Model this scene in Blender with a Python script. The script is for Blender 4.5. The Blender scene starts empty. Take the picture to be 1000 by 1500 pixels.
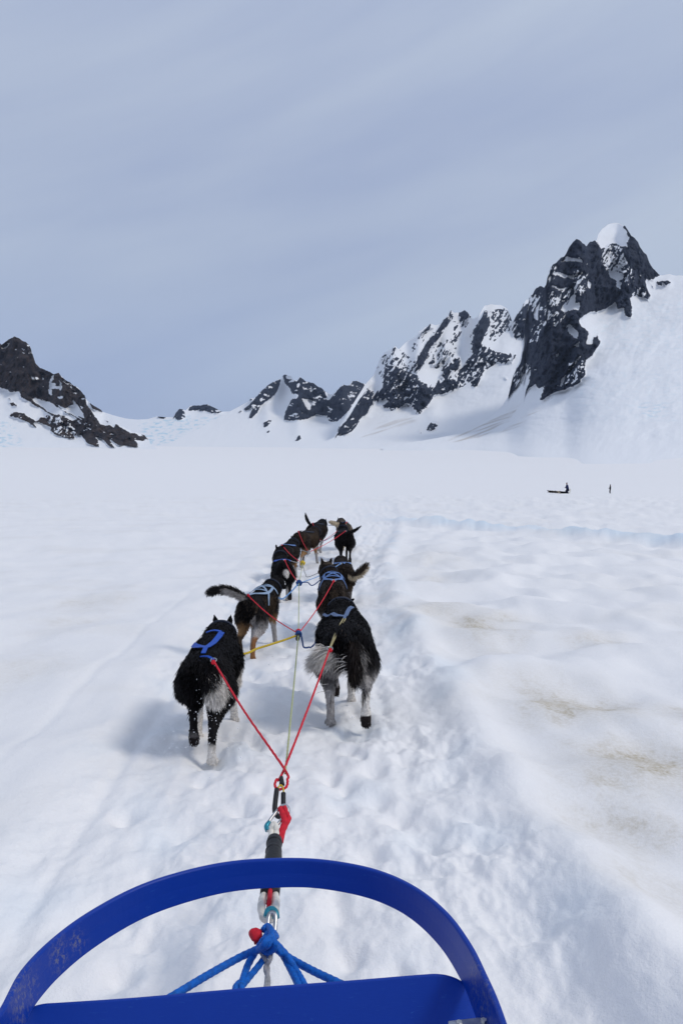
import bpy, bmesh, math, random
import numpy as np
from mathutils import Vector, Matrix
from mathutils.bvhtree import BVHTree
R = math.radians
scene = bpy.context.scene
COL = scene.collection
rng = np.random.default_rng(7)

# ------------------------------------------------------------------ camera
F, CX, CY, HOR, CAMH = 1150.0, 500.0, 750.0, 700.0, 1.65      # in pixels of the 1000x1500 photograph
PITCH = math.atan((CY - HOR) / F)
cd = bpy.data.cameras.new('camera'); cam = bpy.data.objects.new('camera', cd); COL.objects.link(cam)
cam.location = (0, 0, CAMH); cam.rotation_euler = (R(90) - PITCH, 0, 0)
cd.sensor_fit = 'VERTICAL'; cd.sensor_height = 24.0; cd.lens = F / 1500 * 24.0
cd.clip_start = 0.05; cd.clip_end = 40000
scene.camera = cam

def ray(px, py):
    u = (np.asarray(px, float) - CX) / F; v = (np.asarray(py, float) - CY) / F
    c, s = math.cos(PITCH), math.sin(PITCH)
    return u, c - v * s, -s - v * c
def at(px, py, Y):
    u, w, z = ray(px, py); k = Y / w
    return Vector((float(u * k), float(Y), float(CAMH + z * k)))
def atz(px, py, z0):
    u, w, z = ray(px, py); k = (z0 - CAMH) / z
    return Vector((float(u * k), float(w * k), float(z0)))

# ------------------------------------------------------------------ sky and sun
SUN_DIR = Vector((0.80, -0.22, 0.0)).normalized(); SUN_EL = R(48)
world = bpy.data.worlds.new('World'); scene.world = world; world.use_nodes = True
wn, wl = world.node_tree.nodes, world.node_tree.links; wn.clear()
def wnode(t, **k):
    n = wn.new(t)
    for a, b in k.items(): setattr(n, a, b)
    return n
out = wnode('ShaderNodeOutputWorld'); bg = wnode('ShaderNodeBackground'); bg.inputs['Strength'].default_value = 0.1
sky = wnode('ShaderNodeTexSky', sky_type='NISHITA', sun_disc=False)
sky.sun_elevation = SUN_EL; sky.sun_rotation = math.atan2(SUN_DIR.x, SUN_DIR.y); sky.altitude = 1200; sky.air_density = 1.0; sky.dust_density = 1.0
tc = wnode('ShaderNodeTexCoord'); sep = wnode('ShaderNodeSeparateXYZ'); wl.new(tc.outputs['Generated'], sep.inputs[0])
# thin veil of high cloud, streaked across the sky
mp = wnode('ShaderNodeMapping'); mp.inputs['Scale'].default_value = (0.55, .5, 2.9); mr_ = wnode('ShaderNodeMapping'); mr_.inputs['Rotation'].default_value = (0, R(21), 0)
wl.new(tc.outputs['Generated'], mr_.inputs[0]); wl.new(mr_.outputs[0], mp.inputs[0])
nz = wnode('ShaderNodeTexNoise'); nz.inputs['Scale'].default_value = 1.7; nz.inputs['Detail'].default_value = 5; nz.inputs['Roughness'].default_value = 0.5; nz.inputs['Distortion'].default_value = 0.25
wl.new(mp.outputs[0], nz.inputs['Vector'])
cr = wnode('ShaderNodeValToRGB'); cr.color_ramp.elements[0].position = 0.36; cr.color_ramp.elements[1].position = 0.62
cr.color_ramp.elements[0].color = (4.15, 4.9, 6.75, 1); cr.color_ramp.elements[1].color = (5.45, 6.2, 7.55, 1)
wl.new(nz.outputs['Fac'], cr.inputs[0])
el = wnode('ShaderNodeMapRange'); el.inputs['From Min'].default_value = 0.0; el.inputs['From Max'].default_value = 0.55
el.inputs['To Min'].default_value = 0.74; el.inputs['To Max'].default_value = 0.93
wl.new(sep.outputs['Z'], el.inputs['Value'])
mx = wnode('ShaderNodeMix', data_type='RGBA'); wl.new(el.outputs[0], mx.inputs['Factor'])
wl.new(sky.outputs[0], mx.inputs[6]); wl.new(cr.outputs[0], mx.inputs[7])
# clear air low over the far glacier: bluer than the veil above
lo = wnode('ShaderNodeMapRange'); lo.interpolation_type = 'SMOOTHSTEP'; lo.inputs['From Min'].default_value = 0.02; lo.inputs['From Max'].default_value = 0.26
lo.inputs['To Min'].default_value = 0.8; lo.inputs['To Max'].default_value = 0.0
wl.new(sep.outputs['Z'], lo.inputs['Value'])
mx2 = wnode('ShaderNodeMix', data_type='RGBA'); wl.new(lo.outputs[0], mx2.inputs['Factor'])
wl.new(mx.outputs[2], mx2.inputs[6]); mx2.inputs[7].default_value = (3.55, 4.45, 6.75, 1)
wl.new(mx2.outputs[2], bg.inputs['Color']); wl.new(bg.outputs[0], out.inputs[0])

sd = bpy.data.lights.new('sun', 'SUN'); sun = bpy.data.objects.new('sun', sd); COL.objects.link(sun)
sd.energy = 1.38; sd.angle = R(14); sd.color = (1.0, 0.94, 0.85)
sv = Vector((SUN_DIR.x * math.cos(SUN_EL), SUN_DIR.y * math.cos(SUN_EL), math.sin(SUN_EL)))
sun.rotation_euler = sv.to_track_quat('Z', 'Y').to_euler(); sun.location = (5, -3, 12)
vs = scene.view_settings
vs.view_transform = 'Standard'; vs.look = 'None'; vs.exposure = 0.0; vs.gamma = 1.0; vs.use_curve_mapping = False
scene.cycles.volume_bounces = 0
scene.cycles.max_bounces = 6

# ------------------------------------------------------------------ numpy noise
def _h(ix, iy, s):
    ix = ix.astype(np.int64); iy = iy.astype(np.int64)
    n = (ix * 374761393 + iy * 668265263 + s * 1274126177) & 0xffffffff
    n = ((n ^ (n >> 13)) * 1274126177) & 0xffffffff
    return ((n ^ (n >> 16)) & 0xffff) / 65535.0
def gn(x, y, s=0):
    x = np.asarray(x, float); y = np.asarray(y, float)
    ix = np.floor(x); iy = np.floor(y); fx = x - ix; fy = y - iy
    u = fx * fx * fx * (fx * (fx * 6 - 15) + 10); v = fy * fy * fy * (fy * (fy * 6 - 15) + 10)
    def g(dx, dy):
        a = _h(ix + dx, iy + dy, s) * 2 * math.pi
        return np.cos(a) * (fx - dx) + np.sin(a) * (fy - dy)
    return (g(0, 0) * (1 - u) + g(1, 0) * u) * (1 - v) + (g(0, 1) * (1 - u) + g(1, 1) * u) * v
def fbm(x, y, o=4, s=0, gain=.5):
    a = 1.; t = 0.
    for i in range(o):
        t = t + a * gn(x * 2 ** i + 17.3 * i, y * 2 ** i - 9.1 * i, s + i); a *= gain
    return t
def ridged(x, y, o=4, s=0):
    a = 1.; t = 0.
    for i in range(o):
        t = t + a * (1 - 2.2 * np.abs(gn(x * 2 ** i + 7.7 * i, y * 2 ** i, s + i))); a *= .5
    return t
def sstep(a, b, x):
    t = np.clip((x - a) / (b - a), 0, 1); return t * t * (3 - 2 * t)
def inpoly(px, py, poly):
    c = np.zeros(px.shape, bool); n = len(poly); j = n - 1
    for i in range(n):
        xi, yi = poly[i]; xj, yj = poly[j]
        if yi != yj:
            c ^= ((yi > py) != (yj > py)) & (px < (xj - xi) * (py - yi) / (yj - yi) + xi)
        j = i
    return c
def blur(a, k0, k1):
    for ax, k in ((0, k0), (1, k1)):
        if k < 1: continue
        w = np.hanning(2 * k + 3)[1:-1]; w /= w.sum()
        p = np.pad(a, [(k, k) if ax == i else (0, 0) for i in (0, 1)], mode='edge')
        a = sum(w[i] * (p[i:i + a.shape[0], :] if ax == 0 else p[:, i:i + a.shape[1]]) for i in range(2 * k + 1))
    return a

# ------------------------------------------------------------------ scene helpers
def tag(o, label=None, cat=None, group=None, kind=None):
    if label: o['label'] = label
    if cat: o['category'] = cat
    if group: o['group'] = group
    if kind: o['kind'] = kind
    return o
def empty(name, loc=(0, 0, 0), rz=0.0):
    o = bpy.data.objects.new(name, None); COL.objects.link(o); o.location = loc; o.rotation_euler = (0, 0, rz)
    o.empty_display_size = .1; return o
def mesh_np(name, V, faces, mat, parent=None, colors=None, attrs=None, smooth=True):
    """V (n,3); faces: (m,3) or (m,4) int array, or a list of index lists"""
    me = bpy.data.meshes.new(name)
    if isinstance(faces, np.ndarray):
        k = faces.shape[1]; m = len(faces)
        me.vertices.add(len(V)); me.vertices.foreach_set('co', np.ascontiguousarray(V, dtype=np.float32).ravel())
        me.loops.add(m * k); me.loops.foreach_set('vertex_index', np.ascontiguousarray(faces, dtype=np.int32).ravel())
        me.polygons.add(m); me.polygons.foreach_set('loop_start', np.arange(0, m * k, k, dtype=np.int32))
        me.polygons.foreach_set('loop_total', np.full(m, k, dtype=np.int32))
        me.update(calc_edges=True); me.validate()
    else:
        me.from_pydata([tuple(map(float, v)) for v in V], [], [list(map(int, f)) for f in faces]); me.update()
    if smooth: me.polygons.foreach_set('use_smooth', np.ones(len(me.polygons), bool))
    if colors is not None:
        ca = me.color_attributes.new('Col', 'FLOAT_COLOR', 'POINT')
        c4 = np.ones((len(V), 4), np.float32); c4[:, :3] = colors; ca.data.foreach_set('color', c4.ravel())
    for k_, a in (attrs or {}).items():
        at_ = me.attributes.new(k_, 'FLOAT', 'POINT'); at_.data.foreach_set('value', np.ascontiguousarray(a, dtype=np.float32).ravel())
    me.materials.append(mat)
    o = bpy.data.objects.new(name, me); COL.objects.link(o)
    if parent is not None: o.parent = parent
    return o
def new_mat(name):
    m = bpy.data.materials.new(name); m.use_nodes = True
    nt = m.node_tree; return m, nt, nt.nodes['Principled BSDF']
def N(nt, t, **k):
    n = nt.nodes.new(t)
    for a, b in k.items():
        if a.startswith('i_'): n.inputs[a[2:].replace('_', ' ')].default_value = b
        else: setattr(n, a, b)
    return n
def simple(name, col, rough=.5, spec=.5, metal=0., bump=None, var=0., varscale=20, coat=0.):
    m, nt, b = new_mat(name); L = nt.links
    b.inputs['Base Color'].default_value = (*col, 1); b.inputs['Roughness'].default_value = rough
    b.inputs['Metallic'].default_value = metal; b.inputs['Specular IOR Level'].default_value = spec; b.inputs['Coat Weight'].default_value = coat
    tc = N(nt, 'ShaderNodeTexCoord')
    if var:
        n = N(nt, 'ShaderNodeTexNoise', i_Scale=varscale, i_Detail=6.0); L.new(tc.outputs['Object'], n.inputs['Vector'])
        mr = N(nt, 'ShaderNodeMapRange'); mr.inputs['To Min'].default_value = 1 - var; mr.inputs['To Max'].default_value = 1 + var
        mr.inputs['From Min'].default_value = .3; mr.inputs['From Max'].default_value = .7
        L.new(n.outputs['Fac'], mr.inputs['Value'])
        h = N(nt, 'ShaderNodeHueSaturation'); h.inputs['Color'].default_value = (*col, 1); L.new(mr.outputs[0], h.inputs['Value'])
        L.new(h.outputs[0], b.inputs['Base Color'])
        mr2 = N(nt, 'ShaderNodeMapRange'); mr2.inputs['To Min'].default_value = max(0, rough - .12); mr2.inputs['To Max'].default_value = min(1, rough + .15)
        L.new(n.outputs['Fac'], mr2.inputs['Value']); L.new(mr2.outputs[0], b.inputs['Roughness'])
    if bump:
        n = N(nt, 'ShaderNodeTexNoise', i_Scale=bump[0], i_Detail=3.0); L.new(tc.outputs['Object'], n.inputs['Vector'])
        bp = N(nt, 'ShaderNodeBump', i_Strength=bump[1], i_Distance=bump[2]); L.new(n.outputs['Fac'], bp.inputs['Height']); L.new(bp.outputs[0], b.inputs['Normal'])
    return m

# ------------------------------------------------------------------ the snow field
TRX = [(-60, -.2), (0, -.2), (2.4, -.2), (6.4, -.33), (9.4, -.42), (12, -.42), (14, -.36), (17, -.15), (20, .2), (25, .65), (35, 1.4), (60, 2.6), (120, 5), (400, 16)]
TRAILX = lambda y: np.interp(y, [a for a, b in TRX], [b for a, b in TRX])
MR = [(0, 0), (60, 0), (144, -1.2), (250, -.9), (400, 1.65), (900, 17.3), (1500, 42), (2000, 71), (3000, 119), (4200, 150), (6000, 180), (20000, 200)]
BERM = [(24, 14), (19.5, 8.8), (21.7, 7.4), (23.7, 6.2), (25.6, 4.7), (28, 3.0), (31, 2.1), (35, 1.55), (44, 1.9)]    # (Y, x)
HOLL = [(4.5, 1.75, .46, .42, 1.25), (5.75, 1.75, .50, .48, 1.1), (5.5, 2.35, .40, .28, .6), (3.7, 1.35, .3, .3, .6), (8.7, 1.5, .8, .45, 1.), (9.7, 1.15, .5, .35, .7), (8.0, 2.6, .5, .35, .45),
        (9.4, 1.95, .5, .3, .35), (10.4, -3.3, .9, .45, .42), (9.0, -3.1, .55, .4, .25), (6.6, -2.8, .7, .4, .25), (13, 1.6, 1.2, .5, .3), (16, 1.9, 1.5, .6, .35), (12, 4.4, 1.1, .8, .15), (3.4, 1.9, .3, .3, .35), (3.0, 1.3, .25, .22, .5)]
prng = np.random.default_rng(3)
PITS = [(y, TRAILX(y) + s * (.42 if s > 0 else .46) + prng.normal(0, .19), prng.uniform(.04, .085), prng.uniform(.02, .065)) for y in np.arange(1.9, 24, .105) for s in (-1, 1)]
def macro(r):
    return np.interp(np.log(np.maximum(r, 1)), [math.log(max(a, 1)) for a, b in MR], [b for a, b in MR])
def ground(x, y, full=False):
    x = np.asarray(x, float); y = np.asarray(y, float); r = np.hypot(x, y)
    h = macro(r)
    near = 1 - sstep(60, 160, r)
    tx = x - TRAILX(y)
    tr = sstep(1.45, .95, np.abs(tx + .06)) * np.where(y < 60, 1, 0)          # 1 inside the trail
    wx = x + .25 * gn(x * .9, y * .9, 40); wy = y + .25 * gn(x * .9 + 5, y * .9, 41)
    und = .085 * gn(wx * .62, wy * .78, 11) + .06 * gn(wx * 1.45, wy * 1.25, 12) + .017 * gn(wx * 3.3, wy * 2.6, 13)
    amp = np.where(x > TRAILX(y), 2.1, .85)
    h = h + near * (1 - tr) * und * amp + near * .2 * gn(x * .09, y * .13, 14) * sstep(6, 20, r)
    h = h + near * .05 * gn(x * .35, y * .6, 15) * sstep(10, 25, r)
    # the trail: packed a little below the field, churned by paws and runners
    lump = (.7 + 1.2 * sstep(-.25, .4, gn(x * 1.3, y * .8, 20))) * (.036 * fbm(x * 4.0, y * 2.9, 4, 21, .48) + .012 * ridged(x * 3.4 + .3 * gn(x * 3, y * 3, 5), y * 2.2, 2, 24)) - .008
    h = h + tr * (-.055 + lump)
    edge = np.exp(-((tx - 1.16 - .12 * gn(y * .9, y * 0 + .3, 31)) / .20) ** 2) * (y < 60)
    edgl = np.exp(-((tx + 1.30 - .1 * gn(y * .7, y * 0 + .8, 33)) / .22) ** 2) * (y < 60)
    edge = edge * (1 - sstep(19, 34, y)); edgl = edgl * (1 - sstep(16, 30, y))
    h = h + edge * (.085 + .03 * gn(y * 2.2, x * 2, 32)) * near + edgl * (.022 + .016 * gn(y * 1.8, x * 2, 34)) * near
    # grooves left by runners and sleds outside the trail on the near left
    for gx, gd in ((-1.02, .022), (-.62, .02), (.22, .018), (.62, .018), (-1.75, .012)):
        h = h - gd * np.exp(-((tx - gx - .05 * gn(y * .5, y * 0 + gx, 36)) / .05) ** 2) * (y < 30) * (.6 + .6 * gn(y * 1.3, x * 0 + gx * 3, 37) + .3)
    for (py, px, pr, pd) in PITS:
        m = (np.abs(x - px) < 3 * pr) & (np.abs(y - py) < 4 * pr)
        if np.ndim(m) == 0:
            if m: h = h - pd * np.exp(-((x - px) ** 2 + ((y - py) * .75) ** 2) / (pr * pr))
        elif m.any():
            h[m] -= pd * np.exp(-((x[m] - px) ** 2 + ((y[m] - py) * .75) ** 2) / (pr * pr))
    dirt = np.zeros_like(h)
    for (yy, xx, sy, sx, w) in HOLL:
        q = np.exp(-(((x - xx) / sx) ** 2 + ((y - yy) / sy) ** 2) ** .9)
        h = h - .045 * w * q; dirt = np.maximum(dirt, w * q)
    # the old trail crossing on the right: a broken bank of harder, bluer snow
    bd = np.full(h.shape, 1e9)
    sg = np.zeros(h.shape)
    for (y0, x0), (y1, x1) in zip(BERM[1:-1], BERM[2:]):
        dx, dy = x1 - x0, y1 - y0; t = np.clip(((x - x0) * dx + (y - y0) * dy) / (dx * dx + dy * dy), 0, 1)
        d = np.hypot(x - x0 - t * dx, y - y0 - t * dy); bd = np.minimum(bd, d)
    x0, y0 = BERM[1][1], BERM[1][0]
    far = (x > x0); bd = np.where(far, np.abs(y - y0 + .15 * (x - x0)), bd)
    jag = .32 * fbm(x * 1.7, y * 1.7, 3, 51)
    berm = np.exp(-((bd + jag * .6) / .45) ** 2) * (.85 + .35 * gn(x * .6, y * .6, 55)) * sstep(36, 26, y)
    h = h + .12 * berm + .08 * berm * ridged(x * 1.1, y * 1.6, 5, 53)
    h = h - .07 * np.exp(-((bd - 1.1) / .5) ** 2) * sstep(36, 24, y)
    if not full: return h
    dn = sstep(-.25, .45, fbm(x * 2.3, y * 1.6, 4, 61)) * (.35 + .65 * sstep(-.1, .35, fbm(x * 9, y * 7, 3, 62)))
    dirt = np.clip(dirt * 1.25 * (.42 + .75 * dn) + .10 * sstep(.1, .5, fbm(x * .4, y * .8, 4, 63)) * (1 - tr) * near, 0, 1)
    ice = np.clip(berm * .85, 0, 1) + .45 * edge * sstep(-.1, .5, gn(x * 1.4, y * .9, 66)) + tr * .25 * sstep(0, .6, gn(x * 2.6, y * 1.8, 67))
    return h, dirt, np.clip(ice, 0, 1)

a_in = np.arctan((np.arange(-260, 1262, 2.1) - CX) / F)
a_out = np.linspace(a_in[-1], a_in[0] + 2 * math.pi, 90)[1:-1]
ang = np.concatenate([a_in, a_out]); nA = len(ang)
yp = np.concatenate([np.arange(1950, 1560, -6.0), np.arange(1560, 731, -1.45)])
rr = np.concatenate([[.02, .4, .8, 1.1, 1.35], F * CAMH / (yp - HOR), np.geomspace(62, 16000, 120)])
A, RR = np.meshgrid(ang, rr)
X = np.sin(A) * RR; Y = np.cos(A) * RR
Z, dirt, ice = ground(X, Y, True)
nR = len(rr)
idx = np.arange(nR * nA).reshape(nR, nA)
q = np.stack([idx[:-1], np.roll(idx, -1, 1)[:-1], np.roll(idx, -1, 1)[1:], idx[1:]], -1).reshape(-1, 4)[:, ::-1]

def snow_material(name, far=False):
    m, nt, b = new_mat(name); L = nt.links
    tc = N(nt, 'ShaderNodeTexCoord')
    b.inputs['Roughness'].default_value = .62; b.inputs['Specular IOR Level'].default_value = .28
    ad = N(nt, 'ShaderNodeAttribute', attribute_name='dirt'); ai = N(nt, 'ShaderNodeAttribute', attribute_name='ice')
    n0 = N(nt, 'ShaderNodeTexNoise', i_Scale=.6, i_Detail=6.0, i_Roughness=.6); L.new(tc.outputs['Object'], n0.inputs['Vector'])
    base = N(nt, 'ShaderNodeMix', data_type='RGBA'); base.inputs[6].default_value = (.84, .835, .84, 1); base.inputs[7].default_value = (.92, .905, .89, 1)
    L.new(n0.outputs['Fac'], base.inputs['Factor'])
    m1 = N(nt, 'ShaderNodeMix', data_type='RGBA'); L.new(ai.outputs['Fac'], m1.inputs['Factor']); L.new(base.outputs[2], m1.inputs[6]); m1.inputs[7].default_value = (.64, .76, .86, 1)
    n1 = N(nt, 'ShaderNodeTexNoise', i_Scale=38.0, i_Detail=4.0, i_Roughness=.7); L.new(tc.outputs['Object'], n1.inputs['Vector'])
    mu = N(nt, 'ShaderNodeMapRange'); mu.inputs['From Min'].default_value = .35; mu.inputs['From Max'].default_value = .65; mu.inputs['To Min'].default_value = .4; mu.inputs['To Max'].default_value = .95
    L.new(n1.outputs['Fac'], mu.inputs['Value'])
    dm = N(nt, 'ShaderNodeMath', operation='MULTIPLY'); L.new(ad.outputs['Fac'], dm.inputs[0]); L.new(mu.outputs[0], dm.inputs[1])
    m2 = N(nt, 'ShaderNodeMix', data_type='RGBA'); L.new(dm.outputs[0], m2.inputs['Factor']); L.new(m1.outputs[2], m2.inputs[6]); m2.inputs[7].default_value = (.46, .39, .26, 1)
    L.new(m2.outputs[2], b.inputs['Base Color'])
    n2 = N(nt, 'ShaderNodeTexNoise', i_Scale=7.0, i_Detail=7.0, i_Roughness=.62); L.new(tc.outputs['Object'], n2.inputs['Vector'])
    n3 = N(nt, 'ShaderNodeTexNoise', i_Scale=85.0, i_Detail=3.0, i_Roughness=.7); L.new(tc.outputs['Object'], n3.inputs['Vector'])
    b1 = N(nt, 'ShaderNodeBump', i_Strength=.42, i_Distance=.024); L.new(n2.outputs['Fac'], b1.inputs['Height'])
    b2 = N(nt, 'ShaderNodeBump', i_Strength=.6, i_Distance=.005); L.new(n3.outputs['Fac'], b2.inputs['Height']); L.new(b1.outputs[0], b2.inputs['Normal'])
    L.new(b2.outputs[0], b.inputs['Normal'])
    return m
M_SNOW = snow_material('snow')
g = mesh_np('snow_field', np.stack([X, Y, Z], -1).reshape(-1, 3), q, M_SNOW, attrs={'dirt': dirt.ravel(), 'ice': ice.ravel()})
tag(g, 'wide white glacier snow with a churned dog trail and faint brown dirt patches', 'snow field', kind='structure')
del X, Y, Z, A, RR, q

# ------------------------------------------------------------------ mountains
def mountain_material(name, rock_a, rock_b):
    m, nt, b = new_mat(name); L = nt.links
    tc = N(nt, 'ShaderNodeTexCoord')
    b.inputs['Roughness'].default_value = .8; b.inputs['Specular IOR Level'].default_value = .2
    ar = N(nt, 'ShaderNodeAttribute', attribute_name='rock'); ad = N(nt, 'ShaderNodeAttribute', attribute_name='dirt'); ai = N(nt, 'ShaderNodeAttribute', attribute_name='ice')
    n1 = N(nt, 'ShaderNodeTexNoise', i_Scale=.075, i_Detail=6.0, i_Roughness=.65); L.new(tc.outputs['Object'], n1.inputs['Vector'])
    ma = N(nt, 'ShaderNodeMath', operation='MULTIPLY_ADD'); L.new(n1.outputs['Fac'], ma.inputs[0]); ma.inputs[1].default_value = .6; ma.inputs[2].default_value = -.30
    su = N(nt, 'ShaderNodeMath', operation='ADD'); L.new(ar.outputs['Fac'], su.inputs[0]); L.new(ma.outputs[0], su.inputs[1])
    ss = N(nt, 'ShaderNodeMapRange', interpolation_type='SMOOTHSTEP'); ss.inputs['From Min'].default_value = .42; ss.inputs['From Max'].default_value = .58; L.new(su.outputs[0], ss.inputs['Value'])
    mpn = N(nt, 'ShaderNodeMapping'); mpn.inputs['Scale'].default_value = (1, 1, .3); L.new(tc.outputs['Object'], mpn.inputs[0])
    n2 = N(nt, 'ShaderNodeTexNoise', i_Scale=.03, i_Detail=8.0, i_Roughness=.7); L.new(mpn.outputs[0], n2.inputs['Vector'])
    rc = N(nt, 'ShaderNodeValToRGB'); rc.color_ramp.elements[0].position = .36; rc.color_ramp.elements[1].position = .68
    rc.color_ramp.elements[0].color = (*rock_a, 1); rc.color_ramp.elements[1].color = (*rock_b, 1); L.new(n2.outputs['Fac'], rc.inputs[0])
    sn = N(nt, 'ShaderNodeMix', data_type='RGBA'); sn.inputs[6].default_value = (.82, .835, .86, 1); sn.inputs[7].default_value = (.42, .64, .76, 1); L.new(ai.outputs['Fac'], sn.inputs['Factor'])
    s2 = N(nt, 'ShaderNodeMix', data_type='RGBA'); L.new(sn.outputs[2], s2.inputs[6]); s2.inputs[7].default_value = (.42, .36, .30, 1); L.new(ad.outputs['Fac'], s2.inputs['Factor'])
    mm = N(nt, 'ShaderNodeMix', data_type='RGBA'); L.new(ss.outputs[0], mm.inputs['Factor']); L.new(s2.outputs[2], mm.inputs[6]); L.new(rc.outputs[0], mm.inputs[7])
    L.new(mm.outputs[2], b.inputs['Base Color'])
    bp = N(nt, 'ShaderNodeBump', i_Distance=18.0); L.new(n2.outputs['Fac'], bp.inputs['Height'])
    bs = N(nt, 'ShaderNodeMapRange'); bs.inputs['To Min'].default_value = .1; bs.inputs['To Max'].default_value = .9; L.new(ss.outputs[0], bs.inputs['Value']); L.new(bs.outputs[0], bp.inputs['Strength'])
    L.new(bp.outputs[0], b.inputs['Normal'])
    return m
M_ROCK = mountain_material('snowy_dark_rock', (.006, .011, .026), (.034, .044, .074))
M_ROCKB = mountain_material('snowy_brown_rock', (.010, .011, .018), (.075, .054, .047))

def tf(ox, oy, s):
    return lambda *P: [(ox + x / s, oy + y / s) for x, y in P]
def mountain(name, sil, base, r0, rR, polys, holes, mottles, mat, label, dirts=(), ices=(), step=1.25, jag=3.0, relief=1.0, back=900., rockw=.22, mott_all=0., rag=.4):
    sx = [p[0] for p in sil]; sy = [p[1] for p in sil]
    cols = np.arange(sx[0], sx[-1] + .1, step)
    top = np.interp(cols, sx, sy); bot = np.interp(cols, [p[0] for p in base], [p[1] for p in base])
    rg = np.linspace(300, 3000, 400); pg = HOR - (np.interp(np.log(rg), [math.log(max(a, 1)) for a, b in MR], [b for a, b in MR]) - CAMH) / rg * F
    r0c = np.minimum(np.interp(-bot, -pg, rg), r0); r0c = blur(r0c[None], 0, 20)[0]
    bot = np.maximum(bot, np.interp(r0c, rg, pg)) + .6
    rk = np.zeros(cols.shape)
    for p in polys: rk[inpoly(cols, top + 4, p)] = 1
    for p in holes: rk[inpoly(cols, top + 4, p)] = 0
    rk = blur(rk[None], 0, 2)[0]
    top = top - jag * (.3 + .3 * rk) * fbm(cols / 9., cols * 0 + 3.3, 4, 71) - jag * .75 * rk * (ridged(cols / 8.5, cols * 0 + 1.7, 4, 75) - .6)
    h = np.maximum(bot - top, 2.5)
    nv = int(max(h) / step) + 2
    v = np.linspace(0, 1, nv)[:, None]
    PX = np.repeat(cols[None], nv, 0); PY = bot[None] - h[None] * v
    wxx = PX + jag * fbm(PX / 16, PY / 16, 4, 81); wyy = PY + jag * fbm(PX / 16 + 9, PY / 16, 4, 85)
    mask = np.zeros(PX.shape)
    for p in polys: mask[inpoly(wxx, wyy, p)] = 1
    for p in holes: mask[inpoly(wxx, wyy, p)] = 0
    rock = blur(mask, 1, 1)
    fine = fbm(PX / 5. - PY / 9., PY / 3.6, 4, 91, .62)
    rock = rock + .5 * fine * np.clip(4 * rock * (1 - rock), 0, 1) + .10 * (mask > .5)
    SA = (PY * .87 - PX * .5) / 15.; SB = (PX * .87 + PY * .5) / 4.2
    soft = blur(mask, 5, 5); stn = .85 * fbm(SA * .8, SB, 5, 131, .6) + .45 * fbm(PX / 4.2, PY / 3.4, 3, 135, .6)
    rg2 = sstep(-.10, .16, (soft - .5) * 1.1 + stn * .95 + .03) * sstep(.03, .16, soft)
    rock = rock * (1 - rag) + rg2 * rag + .0 * rock
    led = fbm(PX / 16. + PY / 22., PY / 7. - PX / 30., 4, 95, .6) 
    rock = np.where(mask > .5, rock - 1.3 * sstep(.42 - mott_all, .52 - mott_all, led), rock)
    for p, dens in mottles:
        mk = blur(inpoly(wxx, wyy, p).astype(float), 3, 3)
        nn = sstep(-.05, .16, .75 * fbm(SA, SB, 4, 98, .6) + .55 * fbm(PX / 5., PY / 4., 3, 99, .6) + (dens - .46) * .9)
        rock = rock * (1 - mk) + mk * nn
    ys = np.arange(bot.max() + 12, top.min() - 12, -1.5)                    # depth laid out as a smooth function over the whole face
    GX, GY = np.meshgrid(cols, ys)
    gm = np.zeros(GX.shape)
    for p in polys: gm[inpoly(GX, GY, p)] = 1
    for p in holes: gm[inpoly(GX, GY, p)] = 0
    wg = (1 - (1 - rockw) * blur(gm, 7, 14)) * sstep(-10, 14, bot[None] - GY) * (1 + 5.0 * np.exp(-np.maximum(bot[None] - GY, 0) / 26.))
    cum = np.cumsum(wg, 0); cmax = np.max(cum * (GY > top[None]))
    rg_ = blur(r0c[None] + (rR - r0c.min()) * cum / cmax, 6, 12)
    r = np.stack([np.interp(-PY[:, k], -ys, rg_[:, k]) for k in range(len(cols))], 1)
    rm = blur(mask, 2, 2); env = sstep(0, .06, v) 
    sc = (rR - r0) if not np.ndim(rR) else 1000
    rel = ridged(PX / 26. + PY / 60., PY / 42., 5, 101) * 34 + fbm(PX / 7., PY / 9., 4, 105) * 26
    rel_s = fbm(PX / 60. + PY / 90, PY / 30., 4, 107) * 26 + fbm(SA * .5, SB * .25, 4, 109) * 6
    r = r - env * relief * (rm * rel + (1 - rm) * rel_s)
    u, wy, z = ray(PX, PY)
    Xw, Yw, Zw = u * r / wy, r, CAMH + z * r / wy
    Zw[0] -= 6
    # the far side falls away behind the ridge
    bx, by, bz = [], [], []
    for k, f in enumerate((.12, .35, 1.0)):
        rb = r[-1] + back * f; dz = (Zw[-1] - 20) * (f ** .8)
        bx.append(u[-1] * (r[-1] / wy[-1]) * (rb / r[-1])); by.append(rb); bz.append(Zw[-1] - dz + fbm(cols / 12., cols * 0 + k, 3, 111) * 8)
    XX = np.vstack([Xw] + bx); YY = np.vstack([Yw] + by); ZZ = np.vstack([Zw] + bz)
    nn_, nc = XX.shape; idx = np.arange(nn_ * nc).reshape(nn_, nc)
    q = np.stack([idx[:-1, :-1], idx[:-1, 1:], idx[1:, 1:], idx[1:, :-1]], -1).reshape(-1, 4)
    def ext(a): return np.vstack([a, np.repeat(a[-1:] * .6, 3, 0)]).ravel()
    dr = np.zeros(PX.shape)
    for p, s_ in dirts: dr = np.maximum(dr, s_ * blur(inpoly(PX, PY, p).astype(float), 4, 5))
    dr = dr * sstep(-.2, .4, fbm(PX / 26. + PY / 14., PY / 4. + PX / 12., 3, 121))
    ic = np.zeros(PX.shape)
    for p, s_ in ices: ic = np.maximum(ic, s_ * blur(inpoly(PX, PY, p).astype(float), 6, 8))
    ic = ic * sstep(-.05, .5, fbm(PX / 9., PY / 3.2, 4, 125))
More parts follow.
